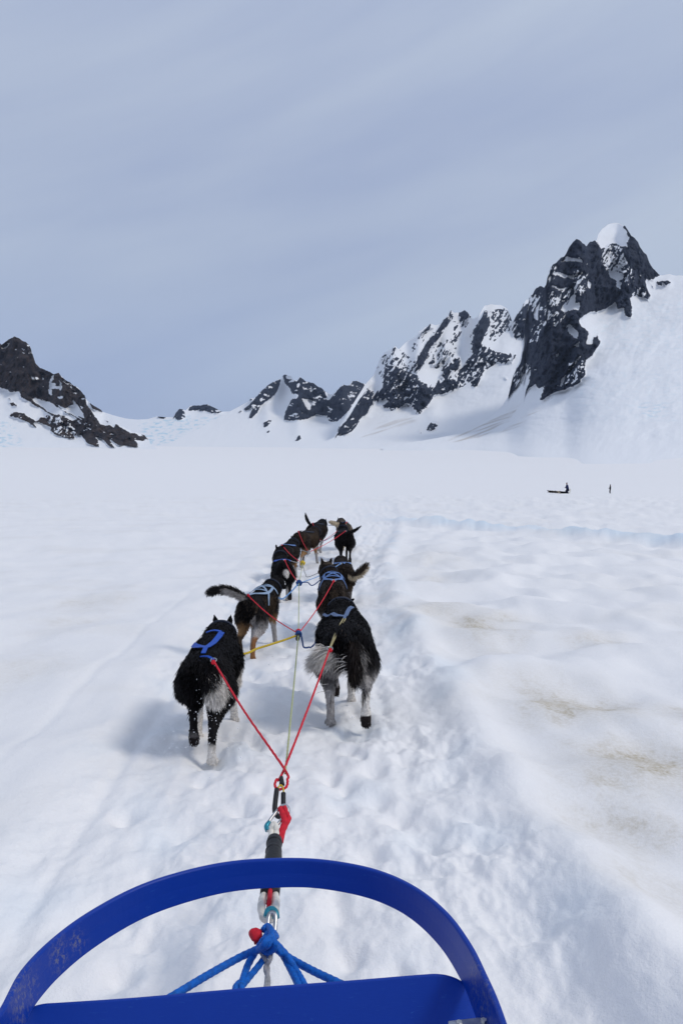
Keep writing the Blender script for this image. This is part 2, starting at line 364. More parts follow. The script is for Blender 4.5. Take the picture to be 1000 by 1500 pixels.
    o = mesh_np(name, np.stack([XX, YY, ZZ], -1).reshape(-1, 3), q, mat, attrs={'rock': ext(rock), 'dirt': ext(dr), 'ice': ext(ic)})
    return tag(o, label, 'mountain', 'mountains around the glacier', 'structure')

T = tf(740, 320, 4.348)
sil_c = [(560, 654), (620, 645), (660, 638), (690, 630), (712, 615), (735, 595), (744, 580), (751, 552), (761, 528), (766, 500), (769, 470)] + T((150, 510), (175, 480), (195, 445), (220, 430), (243, 445), (258, 425), (265, 380), (285, 325), (305, 290), (345, 262), (375, 240), (400, 190), (425, 158), (450, 135), (475, 150), (490, 165), (515, 180), (540, 150), (560, 147), (578, 148), (590, 100), (615, 65), (650, 38), (685, 27), (720, 30), (755, 50), (775, 70), (800, 110), (840, 150), (865, 205), (895, 235), (915, 290), (945, 330), (975, 358), (990, 362), (1040, 355)) + [(985, 403), (1002, 404), (1060, 392), (1130, 370), (1230, 385), (1320, 420), (1450, 480), (1600, 560), (1760, 690)]
base_c = [(560, 657), (700, 662), (800, 676), (900, 688), (1000, 694), (1320, 706), (1760, 706)]
pc = [T((42, 715), (45, 640), (90, 600), (125, 525), (200, 430), (245, 430), (262, 390), (280, 320), (345, 255), (425, 140), (460, 130), (510, 165), (560, 135), (600, 160), (640, 160), (700, 160), (760, 180), (790, 120), (760, 75), (742, 52), (765, 40), (830, 130), (870, 190), (905, 240), (920, 300), (980, 345), (978, 362), (925, 385), (890, 395), (890, 430), (925, 500), (900, 515), (850, 480), (820, 485), (790, 505), (805, 590), (800, 630), (765, 622), (750, 565), (715, 575), (700, 535), (640, 570), (580, 595), (520, 600), (465, 645), (475, 685), (530, 730), (520, 760), (510, 800), (545, 805), (565, 755), (590, 752), (600, 785), (560, 870), (510, 900), (500, 940), (505, 985), (470, 1050), (380, 1085), (310, 1110), (225, 1160), (215, 1150), (255, 1060), (215, 1085), (190, 1050), (125, 1115), (150, 1050), (160, 960), (110, 1020), (75, 1060), (45, 1110), (20, 1135), (25, 1060), (60, 970), (100, 910), (130, 770), (100, 755), (60, 745))]
hc = [T((578, 150), (600, 90), (640, 45), (685, 20), (740, 40), (760, 85), (795, 110), (770, 150), (775, 185), (735, 180), (705, 155), (650, 165), (615, 195)),
      T((375, 250), (400, 243), (490, 262), (492, 283), (420, 270), (350, 278)), T((310, 345), (345, 340), (430, 365), (480, 335), (505, 330), (500, 350), (440, 385), (380, 368), (300, 360)),
      T((520, 380), (545, 420), (540, 440), (510, 440), (480, 500), (470, 500), (490, 440)), T((430, 480), (445, 490), (440, 540), (475, 530), (465, 590), (430, 575), (355, 620), (345, 610), (400, 540)),
      T((345, 580), (380, 545), (410, 510), (400, 530), (365, 590)), T((215, 535), (215, 600), (205, 655), (180, 640), (180, 605)), T((80, 615), (130, 630), (170, 650), (150, 640), (90, 632)), T((165, 690), (225, 680), (235, 710), (205, 740)),
      T((390, 680), (415, 672), (460, 720), (458, 772), (430, 755), (395, 715)), T((290, 430), (360, 440), (430, 450), (425, 465), (350, 455), (290, 440)), T((420, 940), (450, 905), (480, 865), (470, 900), (435, 960), (380, 1010), (365, 1060), (350, 1080), (350, 1030)), T((430, 1000), (445, 1010), (430, 1050)),
      T((430, 815), (480, 775), (470, 815)), T((700, 400), (740, 405), (735, 445), (710, 435)), T((650, 330), (720, 330), (775, 385), (715, 400), (660, 370)), T((320, 870), (345, 865), (330, 890)), T((165, 500), (235, 478), (225, 495), (175, 505)),T((120, 560), (160, 560), (150, 572)), T((275, 360), (300, 375), (270, 410))]
mc = [(T((610, 190), (650, 165), (740, 180), (760, 260), (800, 330), (780, 380), (700, 330), (640, 330), (600, 270)), .5), (T((260, 470), (420, 450), (400, 520), (330, 560), (250, 560)), .62), (T((90, 590), (200, 440), (230, 500), (170, 600)), .64), (T((270, 300), (330, 290), (300, 400), (260, 400)), .6), (T((380, 920), (500, 900), (500, 1000), (380, 1080)), .66), (T((790, 300), (830, 380), (790, 440), (740, 400)), .7), (T((430, 320), (530, 340), (520, 480), (430, 480)), .66), (T((220, 560), (400, 600), (330, 700), (200, 690)), .70), (T((170, 690), (240, 690), (200, 800), (140, 790)), .72), (T((30, 980), (150, 900), (160, 960), (60, 1080)), .68), (T((800, 440), (900, 440), (900, 510), (800, 490)), .72)]
pc += [T((960, 405), (1000, 400), (1000, 430), (970, 430)), T((925, 425), (940, 425), (935, 440)), [(968, 413), (976, 411), (982, 414), (975, 418)], T((275, 1170), (295, 1130), (300, 1130))]
dc = [([(655, 645), (700, 625), (760, 595), (745, 615), (700, 640), (665, 648)], .55), ([(720, 640), (770, 610), (800, 580), (790, 600), (750, 632)], .35), ([(690, 640), (720, 625), (730, 628), (700, 642)], .4)]
ic_ = [([(830, 560), (1000, 520), (1000, 620), (850, 620)], .12), ([(880, 460), (1000, 430), (1000, 520), (850, 520)], .16), ([(930, 590), (975, 590), (970, 612), (935, 612)], .5)]
mountain('mountain', sil_c, base_c, 1900., 3000., pc, hc, mc, M_ROCK, 'tall dark craggy peak with a round white snow cap above the right snow slope', dc, ic_, step=1.1, jag=2.6, relief=1.0, mott_all=-.3, rag=.22)

T = tf(420, 420, 2.941)
sil_b = [(440, 655), (470, 650), (490, 640), (500, 618), (512, 600), (524, 580), (535, 563)] + T((375, 380), (400, 310), (420, 290), (440, 275), (465, 258), (482, 270), (510, 240), (560, 213), (565, 195), (620, 163), (640, 165), (665, 158), (690, 130), (705, 103), (718, 112), (745, 110), (765, 103), (790, 125), (800, 140), (820, 130), (850, 83), (880, 75), (920, 78), (950, 95)) + [(750, 472), (756, 463), (763, 453), (770, 440), (790, 438), (830, 500), (900, 600)]
base_b = [(440, 658), (640, 660), (900, 672)]
pb = [T((215, 640), (220, 605), (250, 590), (275, 550), (300, 500), (340, 455), (350, 425), (372, 470), (375, 500), (350, 545), (310, 575), (285, 620), (255, 640)),
      T((380, 455), (415, 440), (415, 380), (430, 340), (470, 330), (490, 350), (510, 365), (560, 405), (610, 430), (650, 425), (700, 385), (735, 410), (770, 420), (810, 400), (850, 350), (870, 300), (980, 298), (975, 315), (930, 332), (880, 322), (855, 350), (840, 385), (808, 435), (790, 415), (740, 435), (700, 455), (640, 465), (610, 505), (575, 545), (540, 520), (510, 500), (470, 532), (420, 525), (400, 505), (380, 490)),
      T((535, 335), (575, 290), (600, 240), (640, 195), (665, 165), (690, 130), (705, 100), (715, 130), (675, 190), (640, 245), (610, 290), (585, 340), (560, 372), (540, 352)),
      T((615, 325), (645, 285), (680, 235), (705, 270), (690, 300), (650, 335), (620, 345)), T((760, 335), (800, 290), (795, 220), (812, 165), (840, 130), (855, 88), (872, 150), (870, 190), (838, 230), (850, 265), (900, 290), (930, 310), (850, 330), (810, 345)),
      T((565, 208), (620, 163), (630, 175), (570, 212)), T((745, 108), (768, 102), (792, 122), (762, 152), (735, 180), (745, 140)), T((655, 385), (690, 340), (700, 302), (745, 308), (742, 350), (690, 375)), T((640, 430), (655, 395), (690, 375), (730, 405), (700, 440)),
      T((610, 600), (650, 580), (640, 612), (612, 620)), T((553, 630), (575, 620), (575, 636)), T((915, 395), (945, 392), (942, 401)), T((405, 325), (415, 295), (430, 290), (415, 320)), T((455, 268), (465, 256), (475, 262), (462, 278)), T((965, 180), (1000, 130), (1000, 215), (975, 210)), [(749, 484), (752, 470), (757, 463), (764, 452), (774, 440), (776, 500), (764, 494), (755, 491)]]
hb = [T((470, 440), (520, 400), (522, 425), (500, 450), (475, 465)), T((385, 490), (420, 480), (435, 495), (415, 515)), T((655, 400), (672, 395), (665, 412))]
mb = [(T((380, 350), (420, 300), (480, 260), (560, 330), (540, 380), (430, 330), (410, 400)), .38), (T((870, 105), (930, 90), (990, 130), (1000, 180), (930, 200), (900, 240), (870, 230), (880, 160)), .55), (T((420, 330), (560, 380), (600, 440), (560, 500), (420, 480)), .82), (T((710, 150), (790, 130), (760, 200), (720, 230)), .40), (T((640, 240), (740, 200), (720, 330), (620, 380)), .38), (T((560, 215), (660, 165), (600, 230), (520, 300)), .28), (T((840, 260), (980, 300), (900, 330), (800, 400), (740, 440), (720, 380)), .74)]
db = [(T((380, 590), (540, 560), (560, 580), (400, 620)), .35), (T((320, 650), (400, 600), (480, 580), (420, 620), (340, 660)), .5)]
mountain('mountain', sil_b, base_b, 3050., 4300., pb, hb, mb, M_ROCK, 'middle ridge of snow streaked grey rock left of the tallest peak', db, (), step=1.1, jag=2.6, relief=1.2, mott_all=-.05, rag=.85)

T = tf(340, 530, 4.545)
sil_a = [(215, 660), (250, 648), (290, 628), (322, 610)] + T((0, 322), (60, 290), (115, 260), (125, 240), (140, 250), (170, 230), (185, 205), (240, 155), (290, 130), (325, 115), (340, 92), (355, 86), (390, 98), (410, 125), (435, 125), (450, 105), (490, 130), (540, 145), (580, 170), (620, 200), (665, 222), (690, 200), (720, 165), (740, 155), (780, 160), (800, 135), (825, 128), (875, 145), (920, 165), (960, 190)) + [(580, 590), (640, 659)]
base_a = [(215, 656), (450, 657), (620, 660)]
pa = [T((112, 375), (120, 350), (135, 310), (85, 330), (80, 315), (130, 270), (180, 210), (240, 150), (290, 125), (325, 118), (300, 200), (260, 245), (190, 290), (160, 340), (125, 378)), T((118, 258), (120, 238), (138, 248), (125, 262)),
      T((335, 95), (360, 85), (400, 115), (430, 130), (455, 100), (500, 130), (550, 145), (610, 190), (630, 235), (640, 250), (600, 255), (535, 252), (490, 245), (440, 235), (395, 230), (390, 180), (350, 140)), T((348, 390), (350, 350), (370, 300), (400, 250), (440, 230), (470, 245), (500, 310), (535, 260), (600, 255), (650, 250), (700, 190), (740, 150), (775, 160), (820, 125), (880, 150), (880, 180), (830, 255), (770, 330), (700, 395), (640, 395), (630, 355), (560, 350), (500, 385), (430, 385)),
      T((205, 435), (215, 400), (262, 380), (260, 395), (235, 430)), T((222, 470), (245, 458), (250, 465), (228, 480)), T((415, 525), (440, 490), (460, 492), (458, 515), (430, 530)), T((38, 343), (60, 325), (70, 335)), T((400, 485), (412, 480), (410, 488)), T((220, 488), (232, 486), (230, 496)),
      T((700, 490), (705, 440), (740, 405), (780, 410), (780, 430), (740, 480), (715, 495))]
ha = [T((460, 240), (535, 255), (515, 330), (495, 310)), T((358, 98), (385, 95), (395, 112), (360, 115)), T((430, 135), (455, 145), (440, 180), (425, 155)), T((465, 160), (485, 165), (480, 190), (468, 180)), T((510, 150), (520, 155), (545, 195), (530, 190)), T((595, 255), (625, 235), (645, 252)), T((770, 230), (798, 250), (795, 262), (775, 250)), T((455, 335), (478, 338), (465, 348)), T((405, 212), (435, 215), (440, 235), (400, 250), (385, 240))]
mountain('mountain', sil_a, base_a, 3900., 5200., pa, ha, [], M_ROCK, 'low distant dark summit with a white snow gully, centre of the horizon', (), (), step=.9, jag=1.6, relief=1.3, mott_all=.02)

sil_e = [(60, 600), (130, 596), (141, 598), (150, 603), (165, 608), (185, 613), (200, 614.5), (215, 614), (230, 610), (245, 611), (254, 611), (258, 604), (263, 599.5), (272, 601), (278, 595), (295, 593.5), (305, 593), (312, 597), (325, 603), (345, 602), (370, 600), (430, 606), (520, 620)]
base_e = [(60, 656), (300, 652), (520, 656)]
pe = [[(254, 612), (260, 601), (264, 598), (270, 602), (272, 611), (264, 616)], [(274, 601), (280, 595), (295, 592), (308, 592), (318, 599), (326, 603), (312, 606), (300, 602), (286, 601)], [(225, 612), (240, 608.5), (244, 612)]]
mountain('mountain', sil_e, base_e, 4200., 6000., pe, [], [], M_ROCK, 'low snow saddle with small dark knobs closing the far end of the glacier', (), [([(205, 622), (250, 610), (380, 610), (420, 640), (400, 650), (215, 652)], .8)], step=1.0, jag=1.0, relief=2.2)

T = tf(0, 480, 4.348)
sil_d = [(-1000, 660), (-860, 600), (-720, 540), (-600, 505), (-480, 470), (-400, 482), (-330, 445), (-260, 440), (-150, 455), (-60, 490), (-25, 498)] + T((0, 98), (12, 110), (35, 92), (70, 68), (95, 60), (125, 72), (165, 95), (195, 125), (210, 170), (230, 235), (260, 262), (310, 280), (345, 297), (375, 293), (395, 318), (430, 340), (460, 362), (495, 385), (540, 430), (550, 460), (575, 480), (600, 500), (640, 520), (665, 545), (720, 600), (780, 630), (850, 670), (900, 675), (945, 705), (960, 740)) + [(232, 658)]
base_d = [(-1000, 672), (-260, 668), (0, 664), (120, 661), (232, 661)]
pd = [T((-2600, 200), (-2000, 0), (-1200, -300), (-700, -300), (0, 60), (30, 85), (95, 50), (170, 90), (210, 160), (235, 240), (310, 275), (340, 292), (375, 285), (400, 315), (500, 385), (545, 430), (555, 490), (610, 570), (640, 615), (700, 620), (730, 640), (740, 615), (800, 650), (850, 690), (880, 740), (875, 762), (800, 752), (760, 750), (690, 700), (735, 768), (700, 755), (650, 705), (620, 690), (635, 762), (590, 745), (550, 735), (510, 690), (525, 735), (490, 690), (450, 660), (480, 705), (430, 705), (350, 680), (325, 650), (350, 640), (250, 600), (215, 605), (235, 640), (180, 600), (60, 565), (90, 535), (150, 545), (230, 595), (260, 570), (300, 580), (290, 555), (350, 570), (290, 530), (200, 480), (135, 440), (130, 405), (70, 405), (0, 380), (-200, 360), (-700, 400), (-1200, 330), (-1700, 420), (-2200, 300)),
      T((570, 480), (590, 485), (655, 530), (650, 538), (590, 515)), T((45, 450), (75, 460), (78, 468)), T((58, 480), (85, 475), (112, 490), (75, 496)), T((795, 630), (815, 635), (818, 645)), T((835, 675), (860, 672), (900, 700), (905, 675), (940, 705), (910, 720), (870, 715)), T((675, 595), (700, 597), (690, 603)), T((970, 572), (1000, 570), (1000, 578))]
hd = [T((15, 125), (35, 105), (62, 95), (50, 125), (20, 135)), T((132, 130), (158, 135), (145, 148)), T((340, 300), (355, 300), (330, 350), (340, 360), (385, 375), (380, 330), (392, 340), (398, 375), (380, 415), (375, 390), (335, 385), (330, 440), (318, 420), (308, 350)), T((268, 292), (282, 295), (282, 340), (270, 320)), T((400, 330), (425, 338), (460, 362), (430, 365), (410, 345)), T((355, 445), (400, 435), (405, 448), (365, 460)), T((465, 455), (480, 480), (505, 500), (545, 575), (500, 560), (420, 520), (430, 500), (470, 490)),
      T((200, 450), (240, 448), (330, 480), (420, 540), (495, 580), (460, 590), (380, 555), (345, 555), (290, 520), (260, 500), (220, 475)), T((340, 470), (400, 510), (495, 560), (540, 590), (470, 560), (400, 525)), T((300, 595), (345, 600), (380, 640), (330, 625)), T((400, 600), (440, 640), (480, 660), (440, 660), (390, 620)), T((610, 690), (650, 720), (690, 765), (640, 765)), T((690, 700), (760, 750), (740, 765)), T((490, 680), (520, 690), (555, 735), (590, 748), (540, 740), (505, 710)), T((450, 375), (475, 380), (460, 390))]
mountain('mountain', sil_d, base_d, 1900., 2700., pd, hd, [(T((300, 560), (420, 560), (500, 680), (420, 700), (340, 660)), .62)], M_ROCKB, 'brown black rocky shoulder sloping down to the snow at the left edge', (), [(T((-200, 560), (60, 600), (120, 680), (140, 790), (-200, 800)), .7)], step=1.1, jag=1.8, relief=.8, rockw=.3, mott_all=-.1)

# ------------------------------------------------------------------ generic modelling
def frames(P):
    P = [Vector(p) for p in P]; T_ = []
    for i in range(len(P)):
        a = P[max(i - 1, 0)]; b = P[min(i + 1, len(P) - 1)]; T_.append((b - a).normalized())
    return P, T_
def resample(pts, n):
    """Catmull-Rom through rows of any width"""
    p = np.array(pts, float); p = np.vstack([2 * p[0] - p[1], p, 2 * p[-1] - p[-2]]); m = len(pts) - 1
    t = np.linspace(0, m, n); i = np.minimum(t.astype(int), m - 1); f = (t - i)[:, None]
    a, b, c, d = p[i], p[i + 1], p[i + 2], p[i + 3]
    return .5 * ((2 * b) + (-a + c) * f + (2 * a - 5 * b + 4 * c - d) * f ** 2 + (-a + 3 * b - 3 * c + d) * f ** 3)
def loft(V, Fc, path, n=16, seg=12, side=Vector((1, 0, 0))):
    """path rows: x,y,z,rside,rup ; closed ends"""
    q = resample(path, n); P, T_ = frames(q[:, :3]); base = len(V)
    for i in range(n):
        t = T_[i]; u = (side - t * side.dot(t))
        if u.length < .05: u = Vector((0, 0, 1)) - t * t.z
        u.normalize(); w = t.cross(u)
        for k in range(seg):
            a = 2 * math.pi * k / seg
            V.append(P[i] + u * (max(q[i, 3], .002) * math.cos(a)) + w * (max(q[i, 4], .002) * math.sin(a)))
    for i in range(n - 1):
        for k in range(seg):
            a = base + i * seg + k; b = base + i * seg + (k + 1) % seg
            Fc.append((a, b, b + seg, a + seg))
    e0 = len(V); V.append(P[0] - T_[0] * min(q[0, 3], q[0, 4]) * .6); V.append(P[-1] + T_[-1] * min(q[-1, 3], q[-1, 4]) * .6)
    for k in range(seg):
        Fc.append((e0, base + (k + 1) % seg, base + k)); l = base + (n - 1) * seg
        Fc.append((e0 + 1, l + k, l + (k + 1) % seg))
    return q
def remesh(name, V, Fc, vox, smooth=5, fac=.5):
    me = bpy.data.meshes.new(name); me.from_pydata([tuple(v) for v in V], [], Fc); me.update()
    o = bpy.data.objects.new(name, me); COL.objects.link(o)
    m_ = o.modifiers.new('r', 'REMESH'); m_.mode = 'VOXEL'; m_.voxel_size = vox
    s_ = o.modifiers.new('s', 'SMOOTH'); s_.factor = fac; s_.iterations = smooth
    dg = bpy.context.evaluated_depsgraph_get(); dg.update()
    res = bpy.data.meshes.new_from_object(o.evaluated_get(dg))
    bpy.data.objects.remove(o); bpy.data.meshes.remove(me)
    res.name = name; res.polygons.foreach_set('use_smooth', np.ones(len(res.polygons), bool))
    return res
def mesh_arrays(me):
    n = len(me.vertices); co = np.zeros(n * 3); me.vertices.foreach_get('co', co)
    no = np.zeros(n * 3); me.vertices.foreach_get('normal', no)
    me.calc_loop_triangles(); m = len(me.loop_triangles); tr = np.zeros(m * 3, np.int32); me.loop_triangles.foreach_get('vertices', tr)
    return co.reshape(-1, 3), no.reshape(-1, 3), tr.reshape(-1, 3)
def set_cols(me, c):
    ca = me.color_attributes.new('Col', 'FLOAT_COLOR', 'POINT'); c4 = np.ones((len(c), 4), np.float32); c4[:, :3] = c
    ca.data.foreach_set('color', c4.ravel())
def vcol_mat(name, rough=.7, spec=.25, var=.2, scale=60, sheen=0.):
    m, nt, b = new_mat(name); L = nt.links
    a = N(nt, 'ShaderNodeAttribute', attribute_name='Col'); tc = N(nt, 'ShaderNodeTexCoord')
    n = N(nt, 'ShaderNodeTexNoise', i_Scale=float(scale), i_Detail=4.0); L.new(tc.outputs['Object'], n.inputs['Vector'])
    mr = N(nt, 'ShaderNodeMapRange'); mr.inputs['From Min'].default_value = .3; mr.inputs['From Max'].default_value = .7
    mr.inputs['To Min'].default_value = 1 - var; mr.inputs['To Max'].default_value = 1 + var; L.new(n.outputs['Fac'], mr.inputs['Value'])
    h = N(nt, 'ShaderNodeHueSaturation'); L.new(a.outputs['Color'], h.inputs['Color']); L.new(mr.outputs[0], h.inputs['Value'])
    L.new(h.outputs[0], b.inputs['Base Color']); b.inputs['Roughness'].default_value = rough; b.inputs['Specular IOR Level'].default_value = spec
    b.inputs['Sheen Weight'].default_value = sheen
    return m
M_SKIN = vcol_mat('dog_skin_coat', .8, .12, .25, 90)
M_FUR = vcol_mat('dog_fur', .62, .18, .3, 200)
M_CLOTH = vcol_mat('winter_clothing', .8, .2, .15, 30)

def tube(path, rad, seg=10, twist=0, strands=3, depth=.12, closed=False, n=None, step=.01):
    """numpy tube: path (k,3); returns V,F"""
    P = np.array([tuple(p) for p in path], float)
    if closed: P = np.vstack([P, P[:1]])
    L = np.sum(np.linalg.norm(np.diff(P, axis=0), axis=1)); n = n or max(6, int(L / step))
    if closed:
        q = np.vstack([P[-2:-1], P, P[1:2]]); m = len(P) - 1; t = np.linspace(0, m, n + 1)[:-1]; i = np.minimum(t.astype(int), m - 1); f = (t - i)[:, None]
        a, b, c, d = q[i], q[i + 1], q[i + 2], q[i + 3]
        Q = .5 * ((2 * b) + (-a + c) * f + (2 * a - 5 * b + 4 * c - d) * f ** 2 + (-a + 3 * b - 3 * c + d) * f ** 3)
        T_ = np.roll(Q, -1, 0) - np.roll(Q, 1, 0)
    else:
        Q = resample(P, n); T_ = np.gradient(Q, axis=0)
    T_ /= np.linalg.norm(T_, axis=1)[:, None] + 1e-9
    U = np.zeros_like(Q); u = np.cross(T_[0], (0.01, .02, 1)); 
    if np.linalg.norm(u) < .1: u = np.cross(T_[0], (1, 0, 0))
    for i in range(len(Q)):
        u = u - T_[i] * u.dot(T_[i]); u /= np.linalg.norm(u); U[i] = u
    W = np.cross(T_, U); s = np.concatenate([[0], np.cumsum(np.linalg.norm(np.diff(Q, axis=0), axis=1))])
    a = np.arange(seg) * 2 * math.pi / seg
    rd = np.interp(np.linspace(0, 1, len(Q)), np.linspace(0, 1, len(np.atleast_1d(rad))), np.atleast_1d(rad))
    r = rd[:, None] * (1 + (depth * np.cos(strands * a[None] - twist * s[:, None]) if twist else 0 * a[None]))
    V = Q[:, None] + r[..., None] * (np.cos(a)[None, :, None] * U[:, None] + np.sin(a)[None, :, None] * W[:, None])
    m = len(Q); idx = np.arange(m * seg).reshape(m, seg); nx = np.roll(idx, -1, 1)
    if closed: Fq = np.stack([idx, nx, np.roll(nx, -1, 0), np.roll(idx, -1, 0)], -1).reshape(-1, 4)
    else: Fq = np.stack([idx[:-1], nx[:-1], nx[1:], idx[1:]], -1).reshape(-1, 4)
    V = V.reshape(-1, 3); F_ = [tuple(f) for f in Fq]
    if not closed: F_ += [tuple(idx[0][::-1]), tuple(idx[-1])]
    return V, F_
def merge(parts):
    V = []; F_ = []; o = 0
    for v, f in parts:
        V.append(np.asarray(v)); F_ += [tuple(int(i) + o for i in g_) for g_ in f]; o += len(v)
    return np.vstack(V), F_

# ------------------------------------------------------------------ sled dogs
BLACK = (.0075, .0065, .0075); DBROWN = (.020, .014, .011); BROWN = (.05, .034, .022); TAN = (.26, .15, .07); WHITE = (.70, .66, .61)
GREY = (.13, .12, .115); LGREY = (.34, .32, .31); PAD = (.018, .013, .013); RUST = (.24, .11, .045); CREAM = (.55, .46, .33)
HIND = {  # knee, hock, ankle, paw, toe (dy, z) relative to the hip
    'stand': [(-.10, .34), (-.285, .19), (-.25, .05), (-.225, .022), (-.18, .018)],
    'reach': [(-.03, .33), (-.17, .19), (-.09, .05), (-.055, .022), (-.01, .018)],
    'flick': [(-.12, .33), (-.33, .255), (-.345, .145), (-.355, .09), (-.352, .03)],
    'lift': [(-.02, .36), (-.19, .26), (-.20, .15), (-.19, .105), (-.18, .06)],
    'push': [(-.14, .33), (-.34, .20), (-.37, .06), (-.35, .022), (-.31, .018)]}
FORE = {
    'stand': [(.20, .30), (.19, .14), (.20, .05), (.215, .022), (.26, .018)],
    'reach': [(.24, .32), (.33, .18), (.37, .06), (.385, .024), (.42, .02)],
    'back': [(.13, .31), (.08, .16), (.04, .05), (.05, .022), (.09, .018)],
    'lift': [(.24, .34), (.27, .22), (.20, .16), (.17, .12), (.155, .07)]}
def build_dog(spec):
    sc = spec.get('size', 1.0); bk = spec.get('bulk', 1.0); vox = spec['vox']
    root = empty('sled_dog', (spec['x'], spec['y'], 0), R(spec['yaw']))
    gx, gy = spec['x'], spec['y']
    root.location.z = float(ground(np.array([gx]), np.array([gy]))[0]) + spec.get('dz', -0.012)
    root.scale = (sc, sc, sc)
    V, Fc = [], []; sk = []
    def add(tagid, path, n=16, seg=12, side=Vector((1, 0, 0))):
        q = loft(V, Fc, path, n, seg, side)
        for i in range(len(q)): sk.append((*q[i, :3], max(q[i, 3], q[i, 4]), tagid, i / (len(q) - 1)))
    bend = spec.get('bend', 0.0)
    hp = .555
    add(0, [(0, -.335, hp - .035, .045 * bk, .055), (0, -.30, hp - .045, .095 * bk, .095), (0, -.20, hp - .07, .125 * bk, .125), (0, -.06, hp - .065, .115 * bk, .115), (bend * .3, .08, hp - .085, .13 * bk, .145),
            (bend * .6, .20, hp - .085, .135 * bk, .16), (bend * .9, .31, hp - .07, .115 * bk, .15), (bend, .39, hp - .05, .07, .10)], 26, 18)
    hy, hz = spec.get('head', (0.0, 0.0)); hx = spec.get('headx', 0.0)      # forward / up shift of the head
    nk = Vector((bend + hx, .56 + hy, hp + .10 + hz)); sn = Vector((hx * 1.2, .15, -.07)).normalized()
    add(1, [(bend * .9, .27, hp - .05, .105, .115), (bend + hx * .3, .39, hp + .01, .10, .10), (bend + hx * .7, .48 + hy * .6, hp + .06 + hz * .6, .082, .085), (nk.x, nk.y, nk.z, .07, .07)], 12, 14)
    add(2, [(*(nk - sn * .03), .062, .062), (*(nk + sn * .03), .072, .066), (*(nk + sn * .085), .056, .052), (*(nk + sn * .12), .033, .033), (*(nk + sn * .175), .028, .026), (*(nk + sn * .20), .017, .017)], 14, 14)
    ez = spec.get('ears', 'up')
    for s in (-1, 1):
        r0 = nk + Vector((s * .040, -.005, .045))
        tip = r0 + (Vector((s * .018, -.012, .075)) if ez == 'up' else Vector((s * .05, -.06, .035)))
        add(3, [(*(r0 - Vector((0, 0, .02))), .03, .017), (*r0, .028, .014), (*(r0.lerp(tip, .55)), .019, .011), (*tip, .006, .006)], 8, 8)
    for li, (s, pose) in enumerate(zip((-1, 1, -1, 1), spec['legs'])):
        hind = li < 2; J = (HIND if hind else FORE)[pose]; sp = spec.get('spread', 1.0)
        xw = s * (.082 * sp if hind else .078 * spec.get('fspread', sp)); xl = s * (.078 * sp if hind else .068 * spec.get('fspread', sp))
        if hind:
            k, hk, an, pw, to = [(a - .02, b) for a, b in J]
            add(4 + li, [(s * .06 * bk, -.20, hp - .06, .07, .10), (s * .085 * bk, (k[0] - .20) / 2 - .03, hp - .15, .072 * (.6 + .4 * bk), .095), (xw * 1.12, k[0] - .02, k[1] - .01, .064, .086), (xw, (k[0] * .4 + hk[0] * .6), k[1] * .38 + hk[1] * .62, .039, .054),
                         (xw, hk[0], hk[1], .026, .031), (xl, hk[0] * .5 + an[0] * .5 - .002, hk[1] * .5 + an[1] * .5, .0235, .026), (xl, an[0], an[1], .025, .026), (xl, pw[0], pw[1], .034, .024), (xl, to[0], to[1], .031, .019)], 26, 10)
        else:
            el, wr, an, pw, to = J
            add(4 + li, [(s * .075, .27, hp - .06, .055, .09), (s * .085, .23, hp - .15, .05, .075), (xw, el[0], el[1], .042, .052), (xw * .95, (el[0] + wr[0]) / 2, (el[1] + wr[1]) / 2, .030, .034),
                         (xl, wr[0], wr[1], .027, .028), (xl, an[0], an[1], .025, .025), (xl, pw[0], pw[1], .034, .023), (xl, to[0], to[1], .031, .018)], 24, 10)
    tl = [(0, -.30, hp + .005, .030, .030)] + [tuple(p) for p in spec['tail']]
    add(8, tl, 16, 10)
    me = remesh('body', V, Fc, vox, spec.get('sm', 4))
    P, Nn, Tr = mesh_arrays(me); S = np.array(sk)
    d = np.empty(len(P)); near = np.empty(len(P), int)
    for a in range(0, len(P), 6000):
        D = np.linalg.norm(P[a:a + 6000, None] - S[None, :, :3], axis=2) - S[None, :, 3] * .9
        near[a:a + 6000] = D.argmin(1)
    tg = S[near, 4].astype(int); tt = S[near, 5]
    sd_ = spec['seed']; r_ = np.random.default_rng(sd_)
    def coat(P, Nn, tg, tt, jit):
        w = .05 * np.array(fbm(P[:, 0] * 14 + sd_, P[:, 1] * 14 + P[:, 2] * 9, 3, sd_))
        c = np.tile(np.array(spec['back'], float), (len(P), 1))
        def mixin(m, col):
            m = np.clip(m, 0, 1)[:, None]; c[:] = c * (1 - m) + np.array(col)[None] * m
        mixin(sstep(.40, .33, P[:, 2] + w) * (tg < 2), spec.get('belly', spec['back']))
        if 'side' in spec: mixin(sstep(.045, .12, np.abs(P[:, 0]) + w) * (tg < 2) * sstep(.60, .52, P[:, 2] + w), spec['side'])
        mixin((tg == 2) * 1., spec.get('headc', spec['back'])); mixin((tg == 2) * sstep(.88, .95, tt), (.01, .01, .01))
        hind = (tg == 4) | (tg == 5); fore = (tg == 6) | (tg == 7)
        thi = spec.get('thigh', spec['back'])
        mixin(hind * sstep(.12, .3, tt + w), thi)
        for i in range(4):
            hi, lo_, z0 = spec['legc'][i]
            m = tg == 4 + i
            mixin(m * sstep(z0 + .05, z0 - .03, P[:, 2] + w), hi); mixin(m * sstep(z0 - .08, z0 - .13, P[:, 2] + w), lo_)
        # paw pads: the sole of a raised paw
        for i in range(4):
            if spec['legs'][i] in ('flick', 'lift'):
                m = (tg == 4 + i) & (tt > (.86 if i < 2 else .86)); mixin(m * sstep(.15, -.2, Nn[:, 1]), PAD)
        t0, t1 = spec['tailc']
